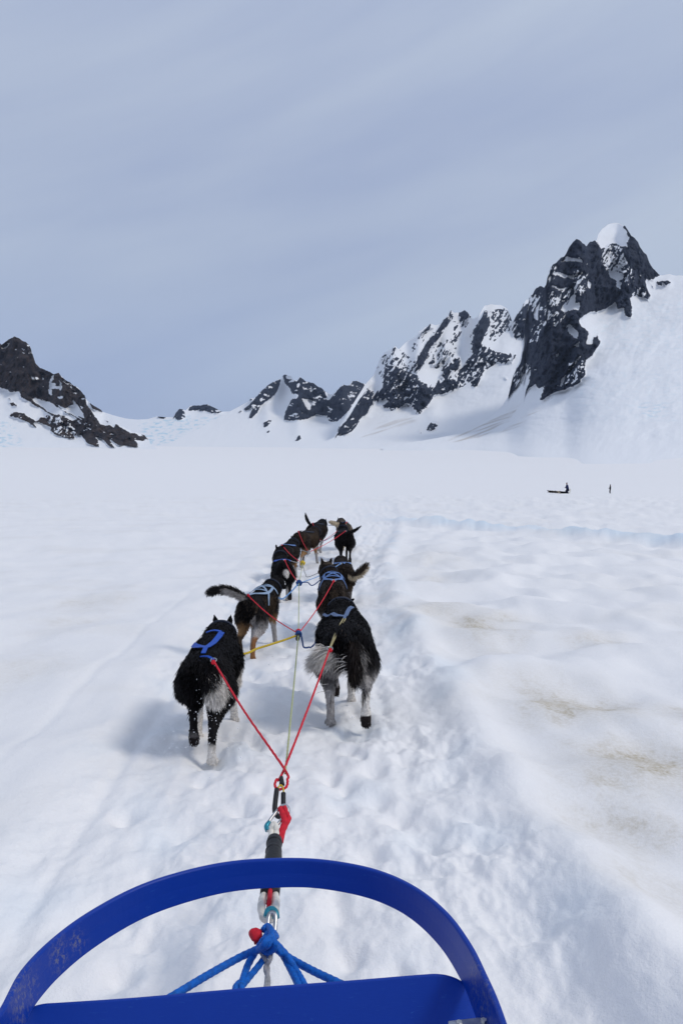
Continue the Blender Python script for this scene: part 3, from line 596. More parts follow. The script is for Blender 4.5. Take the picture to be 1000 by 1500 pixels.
        mixin((tg == 8) * sstep(.05, .2, tt), t0); mixin((tg == 8) * sstep(.5, .8, tt + w * 3), t1)
        if spec.get('tailtop'): mixin((tg == 8) * sstep(.25, .55, Nn[:, 2] + w * 4), spec['tailtop']); mixin((tg == 8) * sstep(.38, .55, tt + w * 3), spec['tailtop'])
        if 'tailu' in spec: mixin((tg == 8) * sstep(-.1, .5, -Nn[:, 2] + w * 4), spec['tailu'])
        for (ctr, rad, col, only) in spec.get('spots', []):
            dd = np.linalg.norm((P - np.array(ctr)) / np.array(rad), axis=1) + w * 4
            mixin(sstep(1.1, .8, dd) * (np.isin(tg, only) if only else 1), col)
        return np.clip(c * jit, 0, 1)
    set_cols(me, coat(P, Nn, tg, tt, 1.0)); me.materials.append(M_SKIN)
    body = bpy.data.objects.new('body', me); COL.objects.link(body); body.parent = root
    bvh = BVHTree.FromPolygons([tuple(p) for p in P], [tuple(t) for t in Tr])
    # ---- harness straps lie on the coat
    ax = lambda y: Vector((bend * max(0, min(1, y / .3)), y, hp - .08))
    lift = spec.get('lift', .016); straps = []; guard = []
    def on(a_, y):
        o = ax(y); dr = Vector((math.sin(R(a_)), 0, math.cos(R(a_)))); h = bvh.ray_cast(o + dr * .6, -dr)
        return (h[0], h[1]) if h[0] else (o + dr * .1, dr)
    def strap(pts, wdt):
        pts = np.array(pts, float); k = max(4, int(np.sum(np.hypot(np.diff(pts[:, 0]) * .002, np.diff(pts[:, 1]))) / .012)); q = resample(pts, k)
        L = [on(a, y) for a, y in q]; C = [p + n * lift for p, n in L]; C = [(C[max(i - 1, 0)] + C[i] * 2 + C[min(i + 1, k - 1)]) / 4 for i in range(k)]
        vv = []; ff = []
        for i in range(k):
            t = (C[min(i + 1, k - 1)] - C[max(i - 1, 0)]).normalized(); n = L[i][1]; sd = t.cross(n).normalized(); n = sd.cross(t).normalized()
            for a, b in ((-1, 0), (1, 0), (1, 1), (-1, 1)): vv.append(C[i] + sd * (a * wdt / 2) + n * (b * .004))
            guard.append(C[i])
        for i in range(k - 1):
            for a in range(4): b = (a + 1) % 4; ff.append((i * 4 + a, i * 4 + b, i * 4 + 4 + b, i * 4 + 4 + a))
        ff += [(3, 2, 1, 0), ((k - 1) * 4, (k - 1) * 4 + 1, (k - 1) * 4 + 2, (k - 1) * 4 + 3)]
        return np.array([tuple(v) for v in vv]), ff
    hs = [strap(p, w_) for p, w_ in spec['harness']]
    hv, hf = merge(hs); ho = mesh_np('harness', hv, hf, spec['hmat'], root, smooth=False)
    # ring and loop at the rump end
    rp_, rn = on(*spec['ring']); rc = rp_ + rn * (lift + .012) + Vector((0, -.02, .0))
    if 'ring_at' in spec:
        iv_ = (Matrix.Translation(root.location) @ Matrix.Rotation(R(spec['yaw']), 4, 'Z') @ Matrix.Scale(sc, 4)).inverted(); tgt = iv_ @ at(*spec['ring_at'])
        sp0 = rp_ + rn * lift
        for dx_ in (-.007, .007):
            lv, lf = tube([sp0 + Vector((dx_, 0, 0)), sp0.lerp(tgt, .5) + Vector((dx_, 0, .012)), tgt + Vector((dx_ * .3, .01, 0))], .0042, 8); mesh_np('strap_loop', lv, lf, spec.get('loopmat', spec['hmat']), ho)
        rc = tgt
    ring_pts = [rc + Vector((math.cos(a) * .016, math.sin(a) * .020, math.sin(a) * .006)) for a in np.linspace(0, 2 * math.pi, 9)[:-1]]
    rv, rf = tube(ring_pts, .0035, 8, closed=True, n=20); mesh_np('ring', rv, rf, M_STEEL, ho)
    col_pts = []
    cdir = (nk - Vector((bend, .39, hp))).normalized(); cc = Vector((bend + hx * .55, .455 + hy * .4, hp + .045 + hz * .4))
    u = cdir.cross(Vector((0, 0, 1))).normalized(); w = cdir.cross(u)
    for a in np.linspace(0, 2 * math.pi, 25)[:-1]:
        dr = u * math.cos(a) + w * math.sin(a); h = bvh.ray_cast(cc + dr * .35, -dr); col_pts.append((h[0] if h[0] else cc + dr * .09) + dr * .010)
    cv, cf = tube(col_pts, .009, 8, closed=True, n=48); mesh_np('collar', cv, cf, spec.get('cmat', M_NYLON_S), root)
    if spec.get('eyes', True):
        for s in (-1, 1):
            e = nk + sn * .085 + Vector((s * .040, .0, .020)); bm = bmesh.new(); bmesh.ops.create_uvsphere(bm, u_segments=10, v_segments=8, radius=.011)
            em = bpy.data.meshes.new('eye'); bm.to_mesh(em); bm.free(); em.materials.append(M_EYE)
            eo = bpy.data.objects.new('eye', em); COL.objects.link(eo); eo.parent = root; eo.location = e
    # ---- fur: many thin blades rooted on the skin
    nb = spec['fur']
    A_ = P[Tr[:, 0]]; B_ = P[Tr[:, 1]]; C_ = P[Tr[:, 2]]; ar = np.linalg.norm(np.cross(B_ - A_, C_ - A_), axis=1)
    tv = tg[Tr[:, 0]]; legl = (tv >= 4) & (tv <= 7) & (A_[:, 2] < .30)
    wgt = ar * np.where(legl, .35, np.where(tv == 8, 1.6, 1.0)); tri = r_.choice(len(Tr), nb, p=wgt / wgt.sum())
    a, b = r_.random(nb), r_.random(nb); fl = a + b > 1; a[fl] = 1 - a[fl]; b[fl] = 1 - b[fl]
    p = A_[tri] + a[:, None] * (B_[tri] - A_[tri]) + b[:, None] * (C_[tri] - A_[tri]); n = Nn[Tr[tri, 0]]
    t_ = tg[Tr[tri, 0]]; ttt = tt[Tr[tri, 0]]
    fln = spec.get('furlen', .036)
    Ln = np.full(nb, fln); leg = (t_ >= 4) & (t_ <= 7)
    Ln = np.where(leg, fln * sstep(.20, .38, p[:, 2]) + .010, Ln); Ln = np.where(t_ == 2, .010, Ln); Ln = np.where(t_ == 3, .007, Ln)
    Ln = np.where(t_ == 8, fln * spec.get('tailfur', 1.7), Ln); Ln = np.where(t_ == 1, fln * 1.6, Ln)
    breech = (p[:, 1] < -.24) & (p[:, 2] > .30) & (t_ != 8); Ln = np.where(breech, fln * 1.35, Ln)
    if guard:
        G = np.array([tuple(g_) for g_ in guard])
        for k in range(0, nb, 8000):
            dm = np.linalg.norm(p[k:k + 8000, None] - G[None], axis=2).min(1); Ln[k:k + 8000] *= np.where(dm < .028, .45, 1.)
    flow = n * .30 + np.array([0, -.72, -.34])[None] + r_.normal(0, .13, (nb, 3)) + (.22 * np.stack([gn(p[:, 1] * 16, p[:, 2] * 16, 5), gn(p[:, 0] * 16, p[:, 2] * 16, 6), gn(p[:, 1] * 16, p[:, 0] * 16, 7)], 1))
    flow[leg] = n[leg] * .35 + np.array([0, -.2, -.85]) + r_.normal(0, .16, (leg.sum(), 3))
    tm = t_ == 8
    tp = np.array([q_[:3] for q_ in S[S[:, 4] == 8]]); tdir = np.gradient(tp, axis=0); tdir /= np.linalg.norm(tdir, axis=1)[:, None]
    if tm.any():
        ii = (ttt[tm] * (len(tp) - 1)).astype(int); flow[tm] = n[tm] * .55 + tdir[ii] * .75 + r_.normal(0, .20, (tm.sum(), 3)) + np.array(spec.get('taildroop', (0, 0, -.1)))
    flow[t_ == 2] = n[t_ == 2] * .3 + np.array([0, -1., 0])
    flow /= np.linalg.norm(flow, axis=1)[:, None]
    Ln = Ln * r_.uniform(.6, 1.25, nb); wd = spec['furw'] * r_.uniform(.7, 1.3, nb)
    sdv = np.cross(flow, n + r_.normal(0, .5, (nb, 3))); sdv /= np.linalg.norm(sdv, axis=1)[:, None] + 1e-9
    mid = p + flow * (Ln * .55)[:, None] + n * (Ln * .06)[:, None]; tipp = p + flow * Ln[:, None] - np.array([0, 0, .14])[None] * Ln[:, None]
    root_ = p - n * .003
    VV = np.stack([root_ - sdv * wd[:, None] * .5, root_ + sdv * wd[:, None] * .5, mid + sdv * wd[:, None] * .42, mid - sdv * wd[:, None] * .42, tipp], 1).reshape(-1, 3)
    base = np.arange(nb)[:, None] * 5
    FT = np.concatenate([base + np.array([[0, 1, 2]]), base + np.array([[0, 2, 3]]), base + np.array([[3, 2, 4]])], 0)
    jit = r_.uniform(.65, 1.45, (nb, 1)); cc_ = coat(p, n, t_, ttt, jit)
    for (tc_, tr_, tdr, tl_, tcol, tn_) in spec.get('tufts', []):       # long feathering on haunch and tail
        q0 = np.array(tc_) + r_.normal(0, 1, (tn_, 3)) * np.array(tr_) * .5
        for i_ in range(tn_):
            h_ = bvh.find_nearest(Vector(q0[i_])); q0[i_] = tuple(h_[0])
        f_ = np.array(tdr)[None] + r_.normal(0, .22, (tn_, 3)); f_ /= np.linalg.norm(f_, axis=1)[:, None]; l_ = tl_ * r_.uniform(.5, 1.15, (tn_, 1))
        s_ = np.cross(f_, r_.normal(0, 1, (tn_, 3))); s_ /= np.linalg.norm(s_, axis=1)[:, None]; w_ = .0017
        t5 = np.stack([q0 - s_ * w_, q0 + s_ * w_, q0 + f_ * l_ * .6 + s_ * w_, q0 + f_ * l_ * .6 - s_ * w_, q0 + f_ * l_ + np.array([0, 0, -.2]) * l_], 1).reshape(-1, 3)
        b5 = len(VV) + np.arange(tn_)[:, None] * 5; VV = np.vstack([VV, t5])
        FT = np.concatenate([FT, b5 + np.array([[0, 1, 2]]), b5 + np.array([[0, 2, 3]]), b5 + np.array([[3, 2, 4]])], 0)
        cc_ = np.vstack([cc_, np.array(tcol)[None] * r_.uniform(.75, 1.1, (tn_, 1))])
    if spec.get('frost'): 
        fr = r_.random(len(cc_)) < spec['frost']; cc_[fr] = cc_[fr] * .4 + np.array([.16, .12, .09]) * .6
    mesh_np('coat', VV, FT, M_FUR, root, colors=np.repeat(cc_, 5, 0))
    mw = Matrix.Translation(root.location) @ Matrix.Rotation(R(spec['yaw']), 4, 'Z') @ Matrix.Scale(sc, 4)
    root['label'] = spec['label']; root['category'] = 'dog'; root['group'] = 'sled dogs of the team pulling the sled'
    return mw @ rc, mw @ (cc + Vector((0, -.09, .03)))

def nylon(name, col, rough=.6):
    return simple(name, col, rough, .35, bump=(420, .35, .002), var=.16, varscale=35)
M_NYLON_B = nylon('blue_webbing', (.012, .075, .42)); M_NYLON_D = nylon('faded_blue_webbing', (.10, .19, .42)); M_NYLON_G = nylon('grey_blue_webbing', (.24, .33, .46)); M_NYLON_S = nylon('slate_webbing', (.014, .02, .04)); M_NYLON_T = nylon('tan_webbing', (.36, .31, .16)); M_NYLON_M = nylon('mid_blue_grey_webbing', (.10, .15, .27))
M_STEEL = simple('steel', (.50, .50, .50), .32, .5, 1.0, var=.2, varscale=60); M_EYE = simple('dark_eye', (.02, .01, .006), .12, .6, var=.1)

Y_ARMS = [([(0, -.17), (6, -.06), (10, .06), (13, .20)], .036), ([(0, -.17), (-20, -.10), (-36, -.01), (-52, .12)], .036), ([(0, -.17), (1, -.22), (2, -.28)], .026), ([(13, .20), (-6, .23), (-24, .22)], .022)]
X_BACK = [([(0, -.27), (22, -.10), (36, .08), (28, .26)], .026), ([(0, -.27), (-22, -.10), (-36, .08), (-28, .26)], .026), ([(28, .26), (-34, .06)], .024), ([(-28, .26), (34, .06)], .024), ([(36, .08), (0, .07), (-36, .08)], .024), ([(36, .08), (62, -.02), (85, -.05)], .022), ([(-36, .08), (-62, -.02), (-85, -.05)], .022), ([(-60, .29), (-28, .28), (28, .28), (60, .29)], .026)]
V_SMALL = [([(0, -.02), (6, .05), (13, .16), (22, .25)], .026), ([(0, -.02), (-12, .01), (-22, .05), (-30, .12)], .030), ([(-34, .10), (-42, .12), (-48, .22)], .018), ([(0, -.02), (-2, -.06), (-4, -.10)], .018)]
SHORT = [([(0, -.22), (30, -.08), (50, .10)], .028), ([(0, -.22), (-30, -.08), (-50, .10)], .028), ([(0, -.22), (0, -.28)], .022)]
DOWN = [(0, -.37, .50, .030, .028), (-.01, -.43, .42, .032, .026), (-.02, -.45, .33, .024, .02), (-.02, -.45, .27, .008, .008)]
d1 = dict(x=-.855, y=5.10, yaw=0, seed=11, vox=.010, bulk=1.18, size=1.08, legs=('lift', 'push', 'back', 'reach'), spread=.85, fspread=1.3, head=(-.03, -.075), headx=-.005, ring_at=(313, 967, 4.70), tail=[(.035, -.36, .51, .03, .03), (.065, -.385, .45, .036, .03), (.08, -.385, .40, .03, .026), (.085, -.38, .36, .010, .010)], tailc=(BLACK, WHITE), tailfur=1.5,
          back=BLACK, legc=[(BLACK, GREY, .24), (BLACK, WHITE, .21), (GREY, WHITE, .4), (WHITE, WHITE, .4)], harness=Y_ARMS, hmat=M_NYLON_B, ring=(0, -.30), fur=52000, furw=.0042, furlen=.034, tufts=[((.10, -.37, .44), (.06, .05, .07), (.5, -.5, -.6), .06, WHITE, 2400), ((-.10, -.33, .42), (.06, .06, .08), (-.4, -.6, -.6), .06, BLACK, 1200)], spots=[((.10, -.36, .40), (.07, .09, .09), WHITE, [8, 5])],
          label='black husky with a bright blue Y harness and white tail tip, nearest on the left')
d2 = dict(x=.025, y=5.66, yaw=3, seed=12, vox=.010, bulk=1.24, size=1.15, legs=('stand', 'flick', 'lift', 'stand'), spread=1.3, fspread=.8, head=(-.05, -.075), ears='back', ring_at=(483, 950, 5.12), loopmat=M_NYLON_T, tail=[(.02, -.38, .53, .034, .034), (.03, -.42, .47, .032, .030), (.035, -.43, .41, .026, .024), (.03, -.42, .36, .010, .010)], tailc=((.013, .009, .008), DBROWN), tailfur=1.5, taildroop=(0, 0, -.55),
          back=BLACK, belly=DBROWN, legc=[(GREY, LGREY, .34), (LGREY, WHITE, .33), (GREY, LGREY, .35), (LGREY, WHITE, .35)], harness=V_SMALL, hmat=M_NYLON_M, ring=(-4, -.10), fur=52000, furw=.0042, furlen=.036, frost=.01, tufts=[((-.13, -.36, .41), (.07, .05, .05), (-.95, -.35, -.06), .13, WHITE, 3600), ((.06, -.38, .46), (.03, .06, .07), (.45, -.4, -.7), .07, (.2, .185, .175), 1000), ((.02, -.42, .42), (.08, .05, .12), (.05, -.35, -.95), .09, (.014, .010, .009), 1800), ((0, -.40, .36), (.09, .04, .04), (0, -.1, -1), .07, GREY, 700)],
          spots=[((-.13, -.33, .42), (.075, .10, .055), WHITE, None), ((.095, -.42, .42), (.035, .08, .10), LGREY, None), ((-.08, -.30, .34), (.06, .12, .05), LGREY, [4])],
          label='large black husky with grey leg fringes and a raised hind paw, nearest on the right')
d3 = dict(x=-.83, y=7.72, yaw=-12, seed=13, vox=.011, legs=('stand', 'push', 'back', 'reach'), head=(0, -.02), headx=.03, tail=[(-.03, -.34, .60, .030, .030), (-.12, -.37, .66, .034, .034), (-.24, -.38, .68, .036, .036), (-.34, -.37, .655, .026, .026), (-.38, -.36, .63, .008, .008)], tailc=(LGREY, BLACK), tailtop=BLACK, tailfur=1.5,
          back=BLACK, side=BROWN, belly=GREY, thigh=LGREY, legc=[(TAN, BROWN, .33), (LGREY, RUST, .33), (TAN, LGREY, .35), (TAN, LGREY, .35)], harness=X_BACK, hmat=M_NYLON_G, ring=(0, -.28), fur=24000, furw=.0036, furlen=.026, frost=.08,
          spots=[((0.03, -.33, .38), (.05, .11, .17), LGREY, [4, 5])], label='brown and grey husky with a black tipped tail curled left and grey harness')
d4 = dict(x=-.09, y=8.45, yaw=2, seed=14, vox=.012, bulk=1.08, size=1.06, legs=('push', 'stand', 'reach', 'back'), head=(0, .0), headx=-.06, tail=[(.0, -.38, .52, .03, .03), (.0, -.42, .44, .03, .03), (0, -.43, .36, .01, .01)], tailc=(BROWN, DBROWN), back=DBROWN, side=(.09, .07, .055), belly=GREY, headc=(.08, .06, .045), thigh=BROWN,
          legc=[(GREY, LGREY, .3)] * 4, harness=X_BACK, hmat=M_NYLON_D, ring=(0, -.28), fur=18000, furw=.0038, furlen=.028, frost=.15, label='grey brown husky in a blue strapped harness, second on the right side')
d5 = dict(x=-.82, y=10.95, yaw=9, seed=15, vox=.013, bulk=1.02, legs=('stand', 'lift', 'reach', 'push' if False else 'back'), tail=[(.01, -.37, .52, .028, .028), (.02, -.41, .45, .028, .028), (.02, -.42, .40, .01, .01)], tailc=(BLACK, WHITE), tailfur=.9, back=BLACK, legc=[(BLACK, LGREY, .3), (BLACK, BLACK, .3), (BLACK, LGREY, .3), (BLACK, LGREY, .3)],
          harness=SHORT, hmat=M_NYLON_B, ring=(0, -.28), fur=12000, furw=.0045, furlen=.026, spots=[((.0, -.40, .44), (.055, .09, .07), WHITE, None)], label='small black husky with a round white patch under its tail, third on the left')
d6 = dict(x=.02, y=10.7, yaw=4, seed=16, vox=.014, bulk=1.15, size=.95, head=(0, -.12), ears='back', legs=('push', 'stand', 'reach', 'back'), tail=[(.05, -.36, .50, .034, .034), (.12, -.38, .45, .042, .042), (.20, -.38, .49, .048, .048), (.28, -.37, .57, .036, .036), (.32, -.36, .61, .010, .010)], tailc=(DBROWN, BROWN), tailu=CREAM, tailfur=2.0, back=DBROWN, side=BROWN, legc=[(BROWN, GREY, .3)] * 4,
          harness=SHORT, hmat=M_NYLON_D, ring=(-20, -.27), fur=11000, furw=.0048, furlen=.028, frost=.1, spots=[((-.09, -.12, .60), (.035, .05, .05), CREAM, None)], label='dark brown husky holding its fringed tail out to the right')
d7 = dict(x=-.93, y=13.3, yaw=-10, seed=17, vox=.016, size=1.06, bulk=1.2, head=(0, -.06), legs=('stand', 'push', 'back', 'reach'), tail=[(.0, -.37, .50, .028, .028), (.02, -.40, .43, .028, .028), (.02, -.41, .37, .01, .01)], tailc=(BLACK, BROWN), back=BLACK, side=DBROWN, thigh=BROWN, legc=[(TAN, LGREY, .3), (TAN, LGREY, .3), (GREY, LGREY, .3), (TAN, LGREY, .3)],
          harness=SHORT, hmat=M_NYLON_D, ring=(0, -.28), fur=8000, furw=.0055, furlen=.028, frost=.08, spots=[((.03, -.33, .45), (.06, .08, .06), TAN, [0, 4, 5])], label='black husky with tan haunches, fourth on the left side', eyes=False)
d8 = dict(x=-.70, y=15.2, yaw=-20, seed=18, vox=.017, size=1.12, bulk=1.25, head=(0, -.08), legs=('stand', 'push', 'back', 'reach'), tail=[(-.02, -.37, .50, .028, .028), (-.03, -.40, .43, .028, .028), (-.03, -.41, .37, .01, .01)], tailc=(DBROWN, DBROWN), back=DBROWN, side=BROWN, legc=[(BROWN, GREY, .3), (TAN, LGREY, .3), (BROWN, GREY, .3), (TAN, LGREY, .3)],
          harness=SHORT, hmat=M_NYLON_S, ring=(0, -.28), fur=7000, furw=.006, furlen=.026, frost=.06, label='dark brown husky angled to the right, fifth on the left side', eyes=False)
d9 = dict(x=.06, y=16.1, yaw=4, seed=19, vox=.017, size=1.08, bulk=1.35, legs=('stand', 'flick', 'back', 'reach'), head=(0, .02), tail=[(.06, -.34, .60, .03, .03), (.13, -.34, .62, .034, .03), (.22, -.33, .67, .026, .024), (.30, -.32, .73, .008, .008)], tailc=(BLACK, BLACK), tailfur=.8, back=BLACK, legc=[(BLACK, BLACK, .3)] * 4,
          harness=SHORT, hmat=M_NYLON_S, ring=(0, -.28), fur=6500, furw=.006, furlen=.026, label='solid black husky, farther right side, pointed tail held up to the right', eyes=False)
d10 = dict(x=-.56, y=17.6, yaw=-14, seed=20, vox=.018, size=1.12, bulk=1.25, head=(0, -.08), legs=('push', 'stand', 'reach', 'back'), tail=[(-.05, -.34, .62, .03, .03), (-.09, -.36, .70, .032, .032), (-.12, -.35, .78, .026, .026), (-.13, -.34, .84, .008, .008)], tailc=(BLACK, BLACK), tailfur=.7, back=BLACK, side=DBROWN, legc=[(BROWN, LGREY, .3)] * 4,
          harness=SHORT, hmat=M_NYLON_S, ring=(0, -.28), fur=6000, furw=.0065, furlen=.026, label='dark leading husky on the left with its tail raised straight up', eyes=False)
d11 = dict(x=.07, y=18.6, yaw=10, seed=21, vox=.018, size=1.08, legs=('stand', 'push', 'back', 'reach'), head=(0, -.07), tail=[(-.08, -.35, .56, .035, .035), (-.20, -.36, .57, .042, .042), (-.34, -.36, .62, .036, .036), (-.42, -.35, .64, .01, .01)], tailc=(CREAM, CREAM), tailfur=1.5, back=(.10, .08, .065), side=(.30, .24, .18), headc=(.20, .16, .12), legc=[(TAN, CREAM, .3)] * 4,
          harness=SHORT, hmat=M_NYLON_D, ring=(0, -.28), fur=6000, furw=.0065, furlen=.026, frost=.3, label='cream and grey leading husky with a pale bushy tail out to the left', eyes=False)
DOGS = [d1, d2, d3, d4, d5, d6, d7, d8, d9, d10, d11]
ENDS = []
for d_ in DOGS: ENDS.append(build_dog(d_))

# ------------------------------------------------------------------ the gangline and its tugs
M_RED = simple('red_braided_rope', (.62, .018, .035), .65, .25, bump=(500, .6, .002), var=.22, varscale=60)
M_GREEN = simple('pale_green_line', (.42, .46, .22), .65, .25, bump=(500, .4, .002), var=.15, varscale=50)
M_WHITER = simple('white_braided_rope', (.78, .74, .66), .75, .25, bump=(260, .8, .003), var=.16, varscale=70)
M_GREYR = simple('worn_grey_rope', (.36, .36, .37), .85, .2, bump=(300, .9, .003), var=.3, varscale=60)
M_YELLOW = simple('yellow_line', (.60, .42, .03), .6, .3, bump=(450, .5, .002), var=.15, varscale=50)
M_BLUER = simple('blue_braided_rope', (.003, .12, .50), .6, .3, bump=(300, .8, .003), var=.25, varscale=80)
M_NAVYR = simple('dark_blue_line', (.01, .06, .22), .65, .3, bump=(450, .5, .002), var=.2, varscale=50)
M_LBLUE = simple('light_blue_line', (.16, .32, .60), .65, .3, bump=(450, .5, .002), var=.15, varscale=50)
M_BLACKR = simple('black_rubber_sleeve', (.014, .014, .016), .55, .35, bump=(120, .5, .003), var=.3, varscale=40)
M_TEAL = simple('teal_anodised_metal', (.03, .24, .32), .35, .5, .6, var=.25, varscale=60)
gang = empty('gangline', (-.2, 2.4, .3)); GI = Vector((-.2, 2.4, .3))
tag(gang, 'gangline of red, green, blue and yellow ropes linking the dogs to the sled', 'gangline')
def gp(name, parts, mat):
    v, f = merge(parts) if isinstance(parts, list) else parts
    return mesh_np(name, np.asarray(v) - np.array(tuple(GI)), f, mat, gang)
def sag(a, b, s=.0, n=8, side=0.):
    a, b = Vector(a), Vector(b); return [a.lerp(b, t) + Vector((side, 0, -s)) * math.sin(math.pi * t) for t in np.linspace(0, 1, n)]
ZG = .34
hub1 = atz(412, 1137, ZG); hubs = [hub1] + [atz(x_, y_, z_) for x_, y_, z_ in ((437, 928, .38), (438, 854, .38), (443, 825, .38), (452, 809, .36), (471, 794, .36))]
def knot(c, r, mat, name='knot'):
    rg = np.random.default_rng(int(abs(c.x * 1000) + c.y * 100)); ps = []
    for k in range(4):
        ax_ = Vector(rg.normal(size=3)).normalized(); u_ = ax_.orthogonal().normalized(); w_ = ax_.cross(u_)
        pts = [c + (u_ * math.cos(t) + w_ * math.sin(t)) * r * .75 + ax_ * r * .35 * math.sin(2 * t) for t in np.linspace(0, 2 * math.pi, 9)[:-1]]
        ps.append(tube(pts, r * .42, 8, 240, 3, .12, closed=True, n=26))
    return gp(name, ps, mat)
# main line, hub to hub
gp('center_line', tube(sag(hubs[0] + Vector((.015, .03, 0)), hubs[1], .02), .0045, 8, 500, 2, .15), M_GREEN)
for i in range(1, 5): gp('center_line', tube(sag(hubs[i], hubs[i + 1], .02), .004, 8), M_GREEN if i < 3 else M_GREYR)
# tugs of the first pair cross in a red loop at the sled end
e1, c1 = ENDS[0]; e2, c2 = ENDS[1]
def L3(px, py, yc, k=.4):
    a = atz(px, yc, ZG); b = atz(px, py, ZG); return at(px, py, a.y + k * (b.y - a.y))
cross = atz(415, 1128, ZG)
gp('tug_line', [tube([e1 + Vector((0, -.01, 0)), e1.lerp(cross, .5) - Vector((0, 0, .015)), cross + Vector((0, 0, .012)), L3(421, 1142, 1140), L3(419, 1153, 1140), L3(411, 1156, 1140)], .0056, 10, 420, 3, .15)], M_RED)
gp('tug_line', [tube([e2 + Vector((0, -.01, 0)), e2.lerp(cross, .5) - Vector((0, 0, .015)), cross + Vector((0, 0, -.004)), L3(405, 1142, 1140), L3(403, 1152, 1140), L3(411, 1157, 1140)], .0056, 10, 420, 3, .15)], M_RED)
for e in (e1, e2): knot(e + Vector((.004, -.035, -.004)), .012, M_RED, 'tug_knot')
gp('toggle', tube([L3(412, 1138, 1140), L3(413, 1150, 1140)], [.008, .012], 12, n=6), M_BLACKR)
pair = [(2, 1), (3, 1), (4, 2), (5, 2), (6, 3), (7, 4), (8, 4), (9, 5), (10, 5)]
for di, hi in pair:
    e, c = ENDS[di]; mt = M_LBLUE if di == 5 else M_RED
    rr_ = .0044 if di < 4 else .005
    gp('tug_line', tube(sag(e, hubs[hi], .03), rr_, 8, 420, 3, .12), mt)
    knot(e + (hubs[hi] - e).normalized() * .02, .012, mt, 'tug_knot')
knot(hubs[1] + Vector((-.004, .04, .01)), .020, M_RED); knot(hubs[1] + Vector((0, -.02, 0)), .026, M_NAVYR); gp('sleeve', tube([hubs[1] + Vector((0, -.04, -.01)), hubs[1] + Vector((0, -.12, -.02))], .017, 12, n=6), M_BLACKR)
knot(hubs[2], .034, M_NAVYR); knot(hubs[3], .034, M_YELLOW)
for h_ in hubs[4:]: knot(h_, .028, M_GREYR)
# necklines from the hubs to the collars
gp('neck_line', tube([hubs[1] + Vector((-.02, -.05, -.01)), at(412, 939, 6.2), at(380, 949, 6.0), at(352, 957, 5.75), c1], .0085, 10, 380, 3, .15), M_YELLOW)
gp('neck_line', tube([hubs[1] + Vector((.02, 0, .0)), at(443, 940, 6.35), at(445, 948, 6.3), at(452, 948, 6.2), at(461, 943, 6.1), c2], .0065, 10, 380, 3, .15), M_NAVYR)
e3, c3 = ENDS[2]; e4, c4 = ENDS[3]
gp('neck_line', tube([hubs[2], at(425, 868, 9.2), at(411, 877, 8.9), c3], .008, 10, 300, 3, .12), M_LBLUE)
gp('neck_line', tube([hubs[2], at(450, 853, 9.2), at(459, 857, 9.0), c4], .006, 8, 300, 3, .12), M_NAVYR)
gp('neck_line', tube(sag(hubs[3], ENDS[4][1], .03), .005, 8), M_GREYR); gp('neck_line', tube([hubs[3], at(447, 840, 11.2), at(455, 844, 11.), ENDS[5][1]], .005, 8), M_GREYR)
for di, hi in ((6, 4), (7, 5), (8, 5)): gp('neck_line', tube(sag(hubs[hi], ENDS[di][1], .03), .0055, 8), M_NAVYR if di == 8 else M_GREYR)
gp('neck_line', tube(sag(ENDS[9][1], ENDS[10][1], .08), .0055, 8), M_NAVYR)
# black sleeved loop, clips, red loop, white rope in its sleeve
def oval(px0, py0, px1, py1, w, yc, r, mat, name, k=.4, seg=10):
    a = Vector((px0, py0)); b = Vector((px1, py1)); ax_ = (b - a).normalized(); sd = Vector((-ax_.y, ax_.x)); pts = []
    for t in np.linspace(0, 2 * math.pi, 13)[:-1]:
        ct = math.copysign(abs(math.cos(t)) ** .6, math.cos(t)); st = math.copysign(abs(math.sin(t)) ** .7, math.sin(t))
        q = (a + b) / 2 - ax_ * ct * (b - a).length / 2 + sd * st * w / 2; pts.append(L3(q.x, q.y, yc, k))
    return gp(name, tube(pts, r, seg, closed=True, n=60), mat)
gp('wire_loop', tube([L3(403, 1190, 1170), L3(404, 1172, 1170), L3(407, 1156, 1170), L3(411, 1150, 1170), L3(415, 1156, 1170), L3(415, 1175, 1170), L3(414, 1188, 1170)], .0035, 8), M_YELLOW)
gp('sleeve', tube([L3(405.5, 1156, 1170), L3(403.5, 1172, 1170), L3(402.5, 1187, 1170), L3(406, 1195, 1170), L3(411, 1196, 1170)], .0105, 12), M_BLACKR)
gp('sleeve', tube([L3(415, 1162, 1170), L3(415, 1182, 1170)], .010, 12), M_BLACKR)
oval(419, 1181, 392, 1216, 13, 1198, .0065, M_STEEL, 'snap_clip')
gp('clip_band', tube([L3(395, 1204, 1198), L3(390.5, 1210, 1198), L3(392, 1217, 1198)], .0095, 12, n=10), M_TEAL)
gp('clip_band', tube([L3(416, 1180, 1198), L3(421, 1184, 1198), L3(421, 1192, 1198)], .0095, 12, n=10), M_STEEL)
gp('red_loop', [tube([L3(410, 1183, 1200), L3(416, 1196, 1200), L3(417, 1206, 1200), L3(412, 1219, 1200), L3(408, 1236, 1200)], [.010, .013, .013, .012, .011], 12, 300, 3, .12), tube([L3(416, 1182, 1200), L3(421, 1194, 1200), L3(423, 1200, 1200), L3(416, 1214, 1200), L3(411, 1234, 1200)], .0095, 12, 300, 3, .12)], M_RED)
